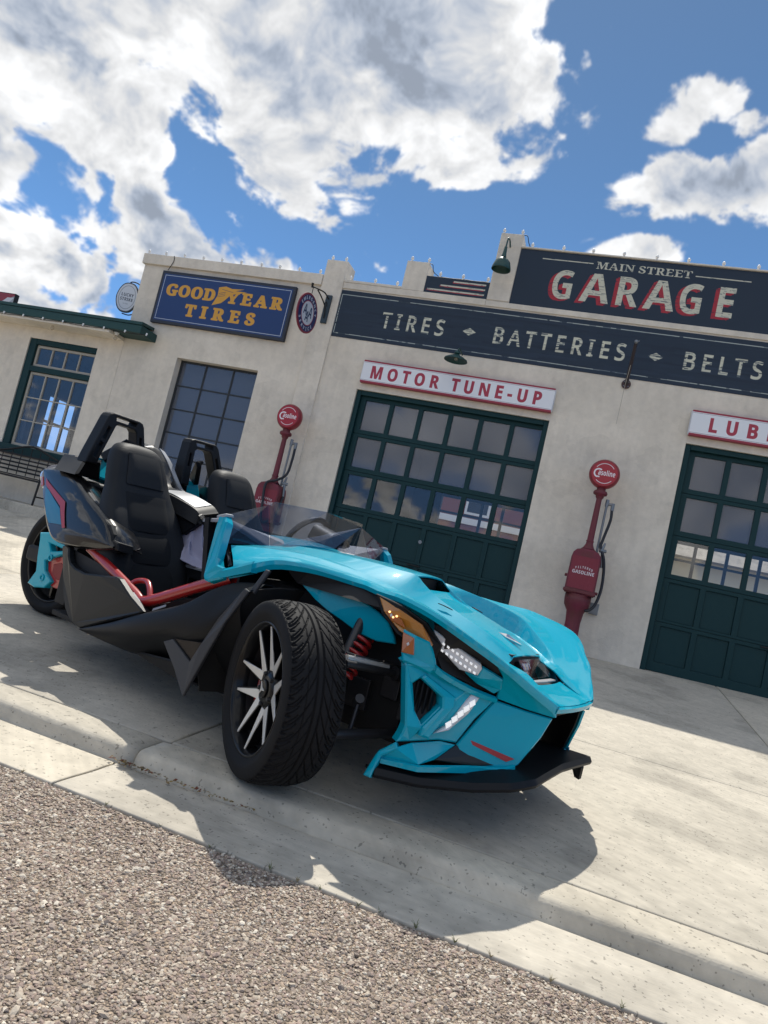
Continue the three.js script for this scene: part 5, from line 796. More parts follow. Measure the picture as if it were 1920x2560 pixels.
function frontWheel(name, at, steer, s) {   // s: +1 right, -1 left; outer face along +z for the right wheel
  const w = new THREE.Group(); w.name = name; car.add(w); w.position.set(at[0], at[2], at[1]); w.rotation.y = -steer * R;
  const fl = (g) => (s > 0 ? g : mirrored(Array.isArray(g) ? join(g) : g)), put = (n, g, m, parent = w) => obj(n, fl(Array.isArray(g) ? join(g) : g), m, parent);
  put('tyre', tyreGeo(0.328, 0.222, 0.236, 34, 2.6, 1), C.rubber);
  const rim = put('rim', lathe([[0.205, -0.095], [0.238, -0.098], [0.243, -0.088], [0.232, -0.075], [0.222, -0.03], [0.224, 0.04], [0.234, 0.072], [0.243, 0.092], [0.239, 0.100], [0.231, 0.098], [0.224, 0.085], [0.214, 0.05], [0.208, -0.02], [0.205, -0.095]], 80).rotateX(Math.PI / 2), C.rimBlack);
  const hub = put('hub', lathe([[0, -0.06], [0.075, -0.06], [0.075, 0.03], [0.068, 0.052], [0.045, 0.062], [0, 0.062]], 40).rotateX(Math.PI / 2), C.rimBlack, w);
  // five forked spokes, black body with a machined face
  for (let k = 0; k < 5; k++) {
    const a0 = (k * 72 + 15) * R, tip = 22 * R, arm = (sgn, z0, z1, wi, wo, i0, o0) => { const A = (r, t) => [r * Math.sin(t), r * Math.cos(t)], t1 = a0 + sgn * tip, n = [Math.cos(t1), -Math.sin(t1)]; const c0 = A(i0, a0 + sgn * 0.13), c1 = A(o0, t1); const q = [[c0[0] - n[0] * wi, c0[1] - n[1] * wi], [c0[0] + n[0] * wi, c0[1] + n[1] * wi], [c1[0] + n[0] * wo, c1[1] + n[1] * wo], [c1[0] - n[0] * wo, c1[1] - n[1] * wo]]; const g = extrude(THREE.ShapeUtils.area(q.map((p) => new THREE.Vector2(...p))) < 0 ? q.reverse() : q, z1 - z0, 0.0015); const p = g.attributes.position; for (let i = 0; i < p.count; i++) { const r = Math.hypot(p.getX(i), p.getY(i)); p.setZ(i, p.getZ(i) + z0 + 0.028 * sstep(0.07, 0.22, r)); } g.computeVertexNormals(); return g; };
    for (const sg of [-1, 1]) { const body = put('spoke', arm(sg, 0.015, 0.050, 0.021, 0.0085, 0.055, 0.226), C.rimBlack); put('machined_face', arm(sg, 0.0505, 0.0535, 0.0185, 0.0046, 0.070, 0.224), C.alu, body); }
  }
  const cap = put('centre_cap', lathe([[0, 0.058], [0.034, 0.058], [0.034, 0.068], [0.030, 0.071], [0, 0.072]], 32).rotateX(Math.PI / 2), C.rimBlack);
  for (let k = 0; k < 3; k++) { const a = k * 120 * R + 0.5, g = extrude([[-0.006, 0.002], [0, -0.001], [0.006, 0.002], [0.0015, 0.026], [-0.0015, 0.026]], 0.002, 0.0006); g.rotateZ(a); g.translate(0, 0, 0.0725); put('cap_star', g, C.alu, cap); }
  for (let k = 0; k < 5; k++) { const a = k * 72 * R + 0.75; put('lug_nut', rod([0.056 * Math.sin(a), 0.056 * Math.cos(a), 0.05], [0.056 * Math.sin(a), 0.056 * Math.cos(a), 0.066], 0.009, 0.008, 6), C.darkMetal); }
  put('brake_disc', lathe([[0.07, -0.03], [0.148, -0.03], [0.148, -0.012], [0.07, -0.012], [0.07, -0.03]], 56).rotateX(Math.PI / 2), C.darkMetal);
  const cal = extrude([[-0.045, -0.075], [0.0, -0.085], [0.012, 0], [0.0, 0.085], [-0.045, 0.075], [-0.036, 0]], 0.05, 0.006); cal.scale(1.15, 1.25, 1); cal.translate(-0.132, 0, -0.034); const cp = put('brake_caliper', cal, C.red);
  if (s > 0) { const f = new THREE.PlaneGeometry(0.10, 0.026); f.rotateZ(Math.PI / 2); f.translate(-0.150, -0.005, 0.0255); put('maker_mark', f, mat({ map: sideScript, roughness: 0.4 }), cp); }
  put('wheel_barrel', lathe([[0.203, -0.094], [0.20, -0.02], [0.205, 0.05]], 60).rotateX(Math.PI / 2), C.black);
  return w;
}
frontWheel('front_wheel', [-0.012, 0.80, 0.328], 28, 1);
frontWheel('front_wheel', [-0.012, -0.80, 0.328], 28, -1);
{ // wide rear wheel
  const w = new THREE.Group(); w.name = 'rear_wheel'; car.add(w); w.position.set(-2.54, 0.330, 0);
  obj('tyre', tyreGeo(0.342, 0.30, 0.255, 30, 2.4, 1), C.rubber, w);
  obj('rim', lathe([[0.21, -0.13], [0.255, -0.135], [0.262, -0.12], [0.245, -0.09], [0.235, 0.0], [0.245, 0.09], [0.262, 0.12], [0.255, 0.135], [0.246, 0.13], [0.23, 0.09], [0.225, 0], [0.21, -0.13]], 72).rotateX(Math.PI / 2), C.rimBlack, w);
  for (let k = 0; k < 10; k++) { const g = extrude([[-0.018, 0.05], [0.018, 0.05], [0.009, 0.236], [-0.009, 0.236]], 0.04, 0.003); g.rotateZ(k * 36 * R); g.translate(0, 0, 0.05); obj('spoke', g, C.rimBlack, w); }
  obj('hub', rod([0, 0, -0.10], [0, 0, 0.15], 0.06, 0.05, 28), C.rimBlack, w); obj('axle_nut', new THREE.TorusGeometry(0.019, 0.005, 10, 24).translate(0, 0, 0.155), C.cream ?? C.alu, w); obj('axle', rod([0, 0, 0.15], [0, 0, 0.17], 0.012, 0.012, 12), C.darkMetal, w); obj('barrel', lathe([[0.21, -0.128], [0.218, 0], [0.225, 0.1]], 60).rotateX(Math.PI / 2), C.black, w);
}
// ---- swing arm with its turquoise cover and red sprocket guard
{ const o = [[-2.545, 0.26, 0.500], [-2.531, 0.26, 0.455], [-2.515, 0.26, 0.357], [-2.492, 0.26, 0.269], [-2.550, 0.26, 0.180], [-2.474, 0.26, 0.170], [-2.371, 0.26, 0.190], [-2.318, 0.26, 0.240], [-2.402, 0.26, 0.289], [-2.427, 0.26, 0.346], [-2.356, 0.26, 0.380], [-2.25, 0.26, 0.425], [-2.20, 0.26, 0.48], [-2.25, 0.26, 0.51], [-2.429, 0.26, 0.522]];
  const a = part('swing_arm_cover', panel(o, 0.04, [0, 1, 0], 0.006, [[[-2.425, 0.26, 0.455], [-2.28, 0.26, 0.450], [-2.285, 0.26, 0.436], [-2.39, 0.26, 0.412]]]), C.paint); for (const [x, y] of [[-2.375, 0.375], [-2.41, 0.245]]) { const t = new THREE.TorusGeometry(0.017, 0.006, 10, 24); t.translate(x, y, 0.262); part('boss', t, C.paint, a); }
  part('swing_arm', [cbox(-2.72, -1.95, 0.16, 0.21, 0.30, 0.40, 0.02), cbox(-2.72, -1.95, -0.21, -0.16, 0.30, 0.40, 0.02), cbox(-2.15, -1.95, -0.2, 0.2, 0.28, 0.42, 0.02)], C.black);
  part('sprocket_guard', panel([[-2.426, 0.235, 0.287], [-2.429, 0.235, 0.338], [-2.40, 0.235, 0.375], [-2.30, 0.235, 0.40], [-2.20, 0.235, 0.38], [-2.15, 0.235, 0.30], [-2.2, 0.235, 0.215], [-2.305, 0.235, 0.205], [-2.395, 0.235, 0.214]], 0.03, [0, 1, 0], 0.005), C.red); part('guard_dark_face', panel([[-2.365, 0.238, 0.340], [-2.298, 0.238, 0.363], [-2.22, 0.238, 0.34], [-2.20, 0.238, 0.28], [-2.25, 0.238, 0.264], [-2.312, 0.238, 0.258], [-2.360, 0.238, 0.284]], 0.008, [0, 1, 0], 0.003), mat({ color: lin(0.20, 0.008, 0.01), roughness: 0.5 })); }  // recess shown only by a darker red plate on the guard face
// ---- sills, side blades, quarter panels, frame tubes
{
  const sill = [[[-1.36, 0.60, 0.20], [-1.1, 0.60, 0.29], [-0.9, 0.60, 0.36], [-0.63, 0.60, 0.46], [-0.5, 0.58, 0.56], [-0.42, 0.56, 0.62], [-0.30, 0.56, 0.65]], [[-1.36, 0.69, 0.203], [-1.1, 0.73, 0.30], [-0.90, 0.755, 0.388], [-0.63, 0.765, 0.504], [-0.5, 0.745, 0.60], [-0.42, 0.715, 0.645], [-0.30, 0.685, 0.668]], [[-1.36, 0.698, 0.200], [-1.1, 0.745, 0.292], [-0.90, 0.772, 0.376], [-0.63, 0.782, 0.490], [-0.5, 0.762, 0.585], [-0.42, 0.735, 0.630], [-0.30, 0.71, 0.652]], [[-1.36, 0.70, 0.198], [-1.1, 0.75, 0.25], [-0.9, 0.785, 0.31], [-0.66, 0.80, 0.385], [-0.5, 0.80, 0.45], [-0.41, 0.785, 0.54], [-0.315, 0.765, 0.625]], [[-1.36, 0.695, 0.194], [-1.1, 0.70, 0.194], [-0.955, 0.71, 0.210], [-0.73, 0.75, 0.308], [-0.55, 0.785, 0.362], [-0.44, 0.785, 0.42], [-0.33, 0.765, 0.55]], [[-1.36, 0.60, 0.18], [-1.1, 0.56, 0.165], [-0.95, 0.56, 0.165], [-0.73, 0.56, 0.165], [-0.55, 0.56, 0.17], [-0.44, 0.56, 0.18], [-0.33, 0.56, 0.2]]];
  both('sill', loft(sill, { n: 48, thick: 0.006, out: [0, 1, 0.2], crease: 26, across: 3 }), C.plastic);
  both('underfloor', panel([[-1.38, 0.66, 0.192], [-0.96, 0.69, 0.20], [-0.66, 0.72, 0.24], [-0.62, 0.72, 0.18], [-0.42, 0.60, 0.165], [-1.0, 0.55, 0.165]], 0.01, [0, 1, -0.4], 0.002), C.plastic);
  const fin = [[-0.666, 0.805, 0.330], [-0.616, 0.805, 0.354], [-0.56, 0.808, 0.330], [-0.486, 0.812, 0.297], [-0.45, 0.812, 0.375], [-0.402, 0.798, 0.497], [-0.322, 0.776, 0.640], [-0.303, 0.772, 0.632], [-0.362, 0.800, 0.488], [-0.40, 0.815, 0.36], [-0.435, 0.822, 0.250], [-0.462, 0.824, 0.166], [-0.475, 0.824, 0.170], [-0.56, 0.815, 0.25]];
  both('side_blade', panel(fin, 0.012, [0, 1, 0], 0.003), C.fin);
  both('blade_pocket', panel([[-0.616, 0.794, 0.356], [-0.45, 0.80, 0.384], [-0.486, 0.80, 0.29], [-0.56, 0.797, 0.325]], 0.004, [0, 1, 0], 0.001), C.gloss);
  both('wing_stay', panel([[-0.286, 0.722, 0.730], [-0.264, 0.720, 0.728], [-0.30, 0.742, 0.625], [-0.322, 0.745, 0.632]], 0.014, [0, 1, 0], 0.003), C.fin);
  both('wheel_liner', loft([[[-0.30, 0.74, 0.64], [-0.40, 0.77, 0.46], [-0.46, 0.78, 0.30], [-0.46, 0.74, 0.18]], [[-0.27, 0.62, 0.66], [-0.38, 0.62, 0.46], [-0.43, 0.62, 0.30], [-0.43, 0.62, 0.18]], [[-0.27, 0.46, 0.66], [-0.38, 0.46, 0.46], [-0.43, 0.46, 0.30], [-0.43, 0.46, 0.18]]], { n: 16, thick: 0.008, out: [1, 0, 0] }), mat({ roughness: 0.95, map: dataTex(256, (u, v) => { const d = sstep(0.50, 0.62, pfbm(u * 9, v * 9, 9, 5)); return [0.10 + 0.17 * d, 0.095 + 0.12 * d, 0.095 + 0.03 * d]; }, true) }));
  const quarter = [[-1.763, 0.622, 0.532], [-1.70, 0.64, 0.546], [-1.655, 0.655, 0.540], [-1.630, 0.665, 0.505], [-1.595, 0.672, 0.475], [-1.532, 0.682, 0.460], [-1.424, 0.70, 0.457], [-1.275, 0.722, 0.480], [-1.150, 0.737, 0.500], [-1.115, 0.742, 0.497], [-0.995, 0.757, 0.445], [-0.875, 0.768, 0.405], [-0.905, 0.765, 0.385], [-1.12, 0.738, 0.30], [-1.356, 0.702, 0.202], [-1.43, 0.69, 0.205], [-1.491, 0.68, 0.222], [-1.545, 0.67, 0.25], [-1.60, 0.658, 0.30], [-1.66, 0.642, 0.38], [-1.73, 0.626, 0.47]];
  both('quarter_panel', panel(quarter, 0.03, [0, 1, 0], 0.007), C.greyPlastic);
  both('quarter_inner', panel([[-1.76, 0.60, 0.54], [-1.2, 0.66, 0.50], [-0.9, 0.70, 0.40], [-1.36, 0.66, 0.20], [-1.6, 0.62, 0.28]], 0.01, [0, -1, 0], 0.002), C.black);
  both('tread_plate', panel([[-1.05, 0.715, 0.452], [-1.02, 0.725, 0.456], [-0.94, 0.735, 0.425], [-0.968, 0.725, 0.418]], 0.008, [0, 0.6, 1], 0.002), C.silver); 
  for (const s of [1, -1]) {
    const q = (l) => l.map((p) => [p[0], p[1] * s, p[2]]);
    part('frame_tube', ctube(q([[-1.66, 0.58, 0.60], [-1.58, 0.595, 0.57], [-1.22, 0.655, 0.487], [-1.02, 0.69, 0.44], [-0.985, 0.697, 0.428]]), 0.024, 40, 14), C.red);
    part('frame_tube', ctube(q([[-1.005, 0.70, 0.420], [-0.94, 0.697, 0.438], [-0.63, 0.69, 0.585], [-0.48, 0.687, 0.652]]), 0.026, 40, 14), C.red);
    part('step_loop', ctube(q([[-1.12, 0.672, 0.462], [-1.105, 0.655, 0.492], [-1.075, 0.645, 0.505], [-1.03, 0.648, 0.508], [-0.985, 0.665, 0.488], [-0.945, 0.685, 0.452]]), 0.0135, 40, 10), C.red);
  }
  both('sill_trim', panel([[-0.86, 0.728, 0.425], [-0.78, 0.735, 0.462], [-0.77, 0.745, 0.455], [-0.85, 0.74, 0.416]], 0.004, [0, 0.5, 1], 0.001), C.silver);
}
// ---- cockpit tub and spine
part('cockpit_floor', [cbox(-1.80, -0.55, -0.56, 0.56, 0.165, 0.19)], C.black);
part('rear_bulkhead', cbox(-1.95, -1.86, -0.46, 0.46, 0.20, 0.82), C.black); part('front_bulkhead', cbox(-0.60, -0.56, -0.56, 0.56, 0.19, 0.74), C.black);
both('tub_side', panel([[-1.58, 0.60, 0.48], [-1.0, 0.62, 0.40], [-0.56, 0.60, 0.58], [-0.56, 0.60, 0.19], [-1.42, 0.60, 0.19]], 0.02, [0, -1, 0], 0.003), C.black);
part('centre_console', [cbox(-1.80, -0.72, -0.085, 0.085, 0.19, 0.50, 0.02), cbox(-1.45, -1.22, -0.10, 0.125, 0.50, 0.565, 0.012)], C.plastic);
part('console_tray', panel([[-1.44, 0.13, 0.566], [-1.24, 0.135, 0.572], [-1.24, -0.02, 0.572], [-1.44, -0.02, 0.566]], 0.014, [0, 0, 1], 0.004), C.silver);
part('arm_rest', loft([[[-1.76, 0.155, 0.84], [-1.6, 0.16, 0.835], [-1.40, 0.15, 0.80], [-1.37, 0.13, 0.79]], [[-1.74, 0.125, 0.925], [-1.6, 0.135, 0.912], [-1.41, 0.118, 0.868], [-1.375, 0.11, 0.845]], [[-1.72, -0.04, 0.945], [-1.6, -0.04, 0.935], [-1.45, -0.045, 0.905], [-1.40, -0.045, 0.875]], [[-1.74, -0.07, 0.86], [-1.6, -0.07, 0.85], [-1.42, -0.07, 0.82], [-1.39, -0.07, 0.80]]], { n: 20, thick: 0.03, out: [0, 0, 1], crease: 30 }), C.plastic);
part('arm_rest_top', loft([[[-1.735, 0.115, 0.932], [-1.6, 0.122, 0.920], [-1.43, 0.106, 0.880]], [[-1.72, -0.03, 0.950], [-1.6, -0.03, 0.941], [-1.46, -0.035, 0.912]]], { n: 16, thick: 0.008, out: [0, 0, 1] }), C.silver);
part('console_cheek', panel([[-1.74, 0.135, 0.905], [-1.40, 0.125, 0.845], [-1.36, 0.12, 0.80], [-1.45, 0.13, 0.72], [-1.70, 0.14, 0.74], [-1.82, 0.14, 0.84]], 0.03, [0, 1, 0], 0.006), C.plastic);
part('spine_stay', [panel([[-1.42, 0.10, 0.85], [-1.38, 0.09, 0.855], [-1.06, 0.28, 0.80], [-1.09, 0.29, 0.79]], 0.02, [0, 1, 0.4], 0.003)], C.gloss);
both('screen_stay', ctube([[-1.02, 0.40, 0.83], [-0.8, 0.50, 0.80], [-0.60, 0.62, 0.735], [-0.50, 0.690, 0.690]], 0.013, 30, 8), C.gloss);
part('spine_fairing', loft([[[-2.16, 0.13, 1.02], [-2.05, 0.14, 1.03], [-1.93, 0.13, 0.99], [-1.83, 0.13, 0.935], [-1.68, 0.14, 0.90]], [[-2.12, 0.06, 1.165], [-2.04, 0.055, 1.16], [-1.97, 0.03, 1.10], [-1.83, 0.02, 0.965], [-1.68, 0.03, 0.93]], [[-2.11, -0.045, 1.17], [-2.03, -0.05, 1.165], [-1.96, -0.06, 1.11], [-1.82, -0.08, 0.965], [-1.68, -0.06, 0.93]], [[-2.15, -0.11, 1.02], [-2.04, -0.12, 1.03], [-1.92, -0.13, 0.99], [-1.82, -0.14, 0.935], [-1.68, -0.14, 0.90]]], { n: 26, thick: 0.01, crease: 26, across: 2 }), C.gloss);
part('spine_trim', loft([[[-2.03, -0.048, 1.174], [-1.96, -0.058, 1.118], [-1.82, -0.078, 0.973], [-1.70, -0.06, 0.938]], [[-2.02, -0.085, 1.16], [-1.95, -0.095, 1.105], [-1.81, -0.11, 0.962], [-1.69, -0.09, 0.93]]], { n: 24, thick: 0.008 }), C.silver);
// ---- rear body
part('rear_deck', [cbox(-2.28, -1.90, -0.40, 0.40, 0.55, 0.84, 0.03), cbox(-2.20, -1.88, -0.50, 0.50, 0.78, 0.885, 0.03)], C.plastic);
for (const s of [1, -1]) {
  const q = (l) => l.map((p) => [p[0], p[1] * s, p[2]]);
  const top = [[-2.25, 0.495, 0.905], [-2.17, 0.505, 0.924], [-1.92, 0.55, 0.890], [-1.696, 0.60, 0.814], [-1.53, 0.622, 0.757], [-1.42, 0.632, 0.712], [-1.36, 0.635, 0.672], [-1.318, 0.636, 0.625]], bot = [[-2.275, 0.50, 0.870], [-2.16, 0.55, 0.775], [-2.02, 0.60, 0.68], [-1.90, 0.635, 0.60], [-1.80, 0.655, 0.556], [-1.65, 0.662, 0.556], [-1.48, 0.655, 0.575], [-1.322, 0.642, 0.600]];
  const mid = (k, b) => top.map((p, i) => p.map((v, j) => v + (bot[i][j] - v) * k + (j === 1 ? b : 0)));
  const pod = part('rear_pod', loft([q(top.map(([a, b, c]) => [a, b - 0.16, c - 0.03])), q(top.map(([a, b, c]) => [a, b - 0.045, c + 0.004])), q(top.map(([a, b, c]) => [a, b - 0.008, c - 0.004])), q(mid(0.12, 0.006)), q(mid(0.5, 0.018)), q(mid(0.86, 0.008)), q(bot), q(bot.map(([a, b, c]) => [a, b - 0.06, c - 0.012])), q(bot.map(([a, b, c]) => [a, b - 0.16, c + 0.02]))], { n: 44, thick: 0.005, out: [0, s, 0.4], crease: 24, across: 3 }), C.gloss);
  pod.updateMatrixWorld(); 
  const skin = (poly, off) => { // a sheet cut to the outline and laid on the pod's side
    const sh = new THREE.ShapeGeometry(new THREE.Shape(poly.map(([x, y]) => new THREE.Vector2(x, y)))); let tri = []; const p0 = sh.attributes.position; for (let i = 0; i < sh.index.count; i++) tri.push([p0.getX(sh.index.array[i]), p0.getY(sh.index.array[i])]);
    for (let k = 0; k < 4; k++) { const t2 = []; for (let i = 0; i < tri.length; i += 3) { const [a, b, c] = [tri[i], tri[i + 1], tri[i + 2]], m = (u, v) => [(u[0] + v[0]) / 2, (u[1] + v[1]) / 2], ab = m(a, b), bc = m(b, c), ca = m(c, a); t2.push(a, ab, ca, ab, b, bc, ca, bc, c, ab, bc, ca); } tri = t2; }
    const loc = new THREE.Mesh(pod.geometry), ray = new THREE.Raycaster(), pos = [], memo = new Map(); loc.material.side = THREE.DoubleSide;
    for (const [x, y] of tri) { const key = x.toFixed(4) + y.toFixed(4); if (!memo.has(key)) { ray.set(new THREE.Vector3(x, y, s * 2), new THREE.Vector3(0, 0, -s)); const h = ray.intersectObject(loc)[0]; memo.set(key, h && h.point.z * s > 0.45 ? h.point.z + s * off : s * (0.5 + (x + 2.2) * 0.2)); } pos.push(x, y, memo.get(key)); }
    const g = new THREE.BufferGeometry(); g.setAttribute('position', new THREE.Float32BufferAttribute(pos, 3)); g.computeVertexNormals(); return g;
  };
  part('blue_graphic', skin([[-2.115, 0.798], [-2.06, 0.79], [-1.845, 0.716], [-1.762, 0.640], [-1.90, 0.628], [-1.955, 0.655], [-2.06, 0.735]], 0.004), C.blueDecal, pod);
  part('red_graphic', skin([[-2.155, 0.848], [-2.12, 0.835], [-1.825, 0.756], [-1.716, 0.632], [-1.742, 0.626], [-1.850, 0.728], [-2.12, 0.812]], 0.006), C.redDecal, pod);
  part('pod_nose', panel(q([[-1.455, 0.640, 0.730], [-1.40, 0.644, 0.712], [-1.355, 0.646, 0.672], [-1.345, 0.646, 0.645], [-1.300, 0.646, 0.640], [-1.290, 0.646, 0.603], [-1.335, 0.648, 0.600], [-1.378, 0.650, 0.668], [-1.42, 0.648, 0.702]]), 0.10, [0, s, 0], 0.006), C.plastic, pod);
  const tl = part('tail_lamp', loft([q([[-2.20, 0.40, 0.955], [-2.28, 0.46, 0.92], [-2.30, 0.50, 0.87], [-2.22, 0.53, 0.80], [-2.15, 0.545, 0.775]]), q([[-2.16, 0.43, 0.952], [-2.235, 0.495, 0.918], [-2.25, 0.525, 0.87], [-2.185, 0.55, 0.808], [-2.13, 0.56, 0.780]])], { n: 20, thick: 0.02, out: [-0.3, s, 0.2] }), phys({ color: lin(0.5, 0.5, 0.52), roughness: 0.15, clearcoat: 1 }));
  part('red_lens', panel(q([[-2.245, 0.530, 0.845], [-2.215, 0.538, 0.85], [-2.165, 0.556, 0.808], [-2.19, 0.55, 0.795]]), 0.01, [-0.2, s, 0], 0.002), C.red, tl);
  part('lamp_turret', [panel(q([[-2.27, 0.40, 0.93], [-2.25, 0.40, 0.968], [-2.20, 0.40, 0.972], [-2.16, 0.40, 0.93]]), 0.10, [0, s, 0], 0.008), panel(q([[-2.27, 0.26, 0.93], [-2.25, 0.26, 0.965], [-2.20, 0.26, 0.968], [-2.16, 0.26, 0.93]]), 0.08, [0, s, 0], 0.008)], C.gloss, tl);
  // hoop with slotted legs
  const sh = (l) => l.map(([a, b]) => [a, b]);
  const outer = [[0.535, 0.985], [0.520, 1.03], [0.425, 1.262], [0.412, 1.279], [0.392, 1.288], [0.215, 1.284], [0.192, 1.276], [0.180, 1.255], [0.150, 1.10], [0.140, 0.99], [0.205, 0.99], [0.212, 1.10], [0.228, 1.212], [0.244, 1.228], [0.352, 1.231], [0.370, 1.218], [0.447, 1.03], [0.46, 0.985]];
  const slots = [[[0.372, 1.272], [0.370, 1.248], [0.240, 1.245], [0.230, 1.268]], [[0.418, 1.205], [0.402, 1.198], [0.429, 1.13], [0.446, 1.137]], [[0.456, 1.112], [0.438, 1.105], [0.472, 1.02], [0.490, 1.027]], [[0.188, 1.19], [0.202, 1.19], [0.195, 1.11], [0.181, 1.11]]];
  const g = extrude(outer, 0.07, 0.007, slots); g.rotateY(-Math.PI / 2); // shape x -> z
  g.translate(-1.90, 0, 0); const hp = g.attributes.position; for (let i = 0; i < hp.count; i++) hp.setX(i, hp.getX(i) - (hp.getY(i) - 0.99) * 0.18 + 0.02); g.computeVertexNormals();
  part('roll_hoop', s > 0 ? g : mirrored(g), C.plastic);
  part('hoop_foot', panel(q([[-1.99, 0.56, 0.905], [-1.99, 0.525, 1.0], [-1.99, 0.42, 1.012], [-1.99, 0.40, 0.90]]).map((p) => [p[0] + 0.10, p[1], p[2]]), 0.20, [1, 0, 0], 0.012), C.gloss); part('hoop_foot', panel(q([[-1.91, 0.25, 0.90], [-1.91, 0.235, 1.0], [-1.91, 0.14, 1.0], [-1.91, 0.12, 0.90]]), 0.15, [1, 0, 0], 0.012), C.gloss);
  part('pod_bin', panel(q([[-2.04, 0.26, 1.03], [-1.99, 0.38, 1.03], [-1.95, 0.40, 0.92], [-1.95, 0.22, 0.90], [-2.00, 0.22, 0.96]]), 0.05, [1, 0, 0.2], 0.008), C.paint); part('hoop_brace', panel(q([[-2.02, 0.36, 1.05], [-1.90, 0.30, 1.165], [-1.86, 0.24, 1.15], [-1.86, 0.26, 1.12], [-1.96, 0.36, 1.01]]), 0.03, [0.6, 0, 0.6], 0.006), C.plastic);
}
// ---- seats
for (const s of [1, -1]) {
  const lat = 0.365 * s, st = new THREE.Group(); st.name = 'seat'; car.add(st);
  const ring = (y, lon, hw, dp, hollow) => { const o = []; for (let i = 0; i <= 40; i++) { const a = i / 40 * 2 * Math.PI, c = Math.cos(a), sn = Math.sin(a), x = Math.sign(c) * Math.pow(Math.abs(c), 0.75) * dp, z = Math.sign(sn) * Math.pow(Math.abs(sn), 0.6) * hw; const dip = c > 0 ? -hollow * Math.pow(Math.cos(Math.min(1, Math.abs(z) / hw) * Math.PI / 2), 0.7) * c : 0; o.push(new THREE.Vector3(lon + x + dip, y, lat + z)); } return o; };
  const rows = [[0.26, -1.30, 0.22, 0.06, 0.03], [0.32, -1.33, 0.25, 0.11, 0.05], [0.42, -1.385, 0.262, 0.125, 0.07], [0.55, -1.435, 0.262, 0.13, 0.075], [0.66, -1.485, 0.255, 0.125, 0.07], [0.76, -1.53, 0.24, 0.11, 0.055], [0.84, -1.575, 0.215, 0.095, 0.04], [0.90, -1.605, 0.195, 0.085, 0.025], [0.95, -1.63, 0.188, 0.08, 0.02], [1.00, -1.652, 0.178, 0.08, 0.016], [1.05, -1.675, 0.165, 0.078, 0.014], [1.09, -1.69, 0.148, 0.07, 0.01], [1.115, -1.702, 0.126, 0.058, 0.006], [1.13, -1.71, 0.092, 0.04, 0.002], [1.136, -1.714, 0.03, 0.015, 0]];
  const curves = []; for (let i = 0; i <= 40; i++) curves.push(new THREE.CatmullRomCurve3(rows.map((r) => ring(...r)[i]), false, 'centripetal').getPoints(56)); const grid = []; for (let k = 0; k <= 56; k++) grid.push(curves.map((c) => c[k]));
  obj('backrest', sheet(grid, 0, [1, 0, 0], 60), C.seat, st);
  const at = (y) => { for (let i = 0; i + 1 < rows.length; i++) if (y >= rows[i][0] && y <= rows[i + 1][0]) { const t = (y - rows[i][0]) / (rows[i + 1][0] - rows[i][0]); return rows[i].map((v, k) => v + (rows[i + 1][k] - v) * t); } return rows.at(-1); };
  const pad = (y0, y1, w0, w1) => { const gr = []; for (let j = 0; j <= 10; j++) { const v = j / 10, y = y0 + (y1 - y0) * v, r = at(y), hw = w0 + (w1 - w0) * v, e = Math.pow(Math.sin(Math.PI * (0.04 + 0.92 * v)), 0.35), row = []; for (let i = 0; i <= 14; i++) { const u = -1 + i / 7, e2 = Math.pow(Math.max(0, 1 - Math.pow(Math.abs(u), 6)), 0.5); row.push(new THREE.Vector3(r[1] + r[3] - r[4] + 0.004 + 0.014 * e * e2, y, lat + u * hw)); } gr.push(row); } return sheet(gr, 0.02, [1, 0, 0], 50); };
  obj('back_pad', pad(0.36, 0.535, 0.165, 0.165), C.seatFabric, st); obj('back_pad', pad(0.545, 0.69, 0.165, 0.16), C.seatFabric, st); obj('back_pad', pad(0.70, 0.885, 0.16, 0.135), C.seatFabric, st); obj('headrest_pad', pad(0.925, 1.085, 0.125, 0.10), C.seat, st);
  obj('cushion', [new RoundedBoxGeometry(0.42, 0.11, 0.34, 4, 0.04).rotateZ(0.10).translate(-1.13, 0.33, lat), new RoundedBoxGeometry(0.44, 0.14, 0.09, 4, 0.04).rotateZ(0.10).translate(-1.13, 0.35, lat + 0.20), new RoundedBoxGeometry(0.44, 0.14, 0.09, 4, 0.04).rotateZ(0.10).translate(-1.13, 0.35, lat - 0.20)], C.seatFabric, st);
  obj('seat_belt', panel([[-1.66, 0.02 * s + lat - 0.19 * s, 0.86], [-1.655, 0.05 * s + lat - 0.19 * s, 0.87], [-1.36, 0.0 * s + lat - 0.235 * s, 0.50], [-1.37, -0.03 * s + lat - 0.235 * s, 0.495]], 0.004, [1, 0, 0.4], 0.001), mat({ color: lin(0.10, 0.10, 0.105), roughness: 0.8 }), st); obj('belt_buckle', cbox(-1.40, -1.33, lat - 0.26 * s - 0.02, lat - 0.26 * s + 0.02, 0.46, 0.55, 0.008), C.plastic, st);
}
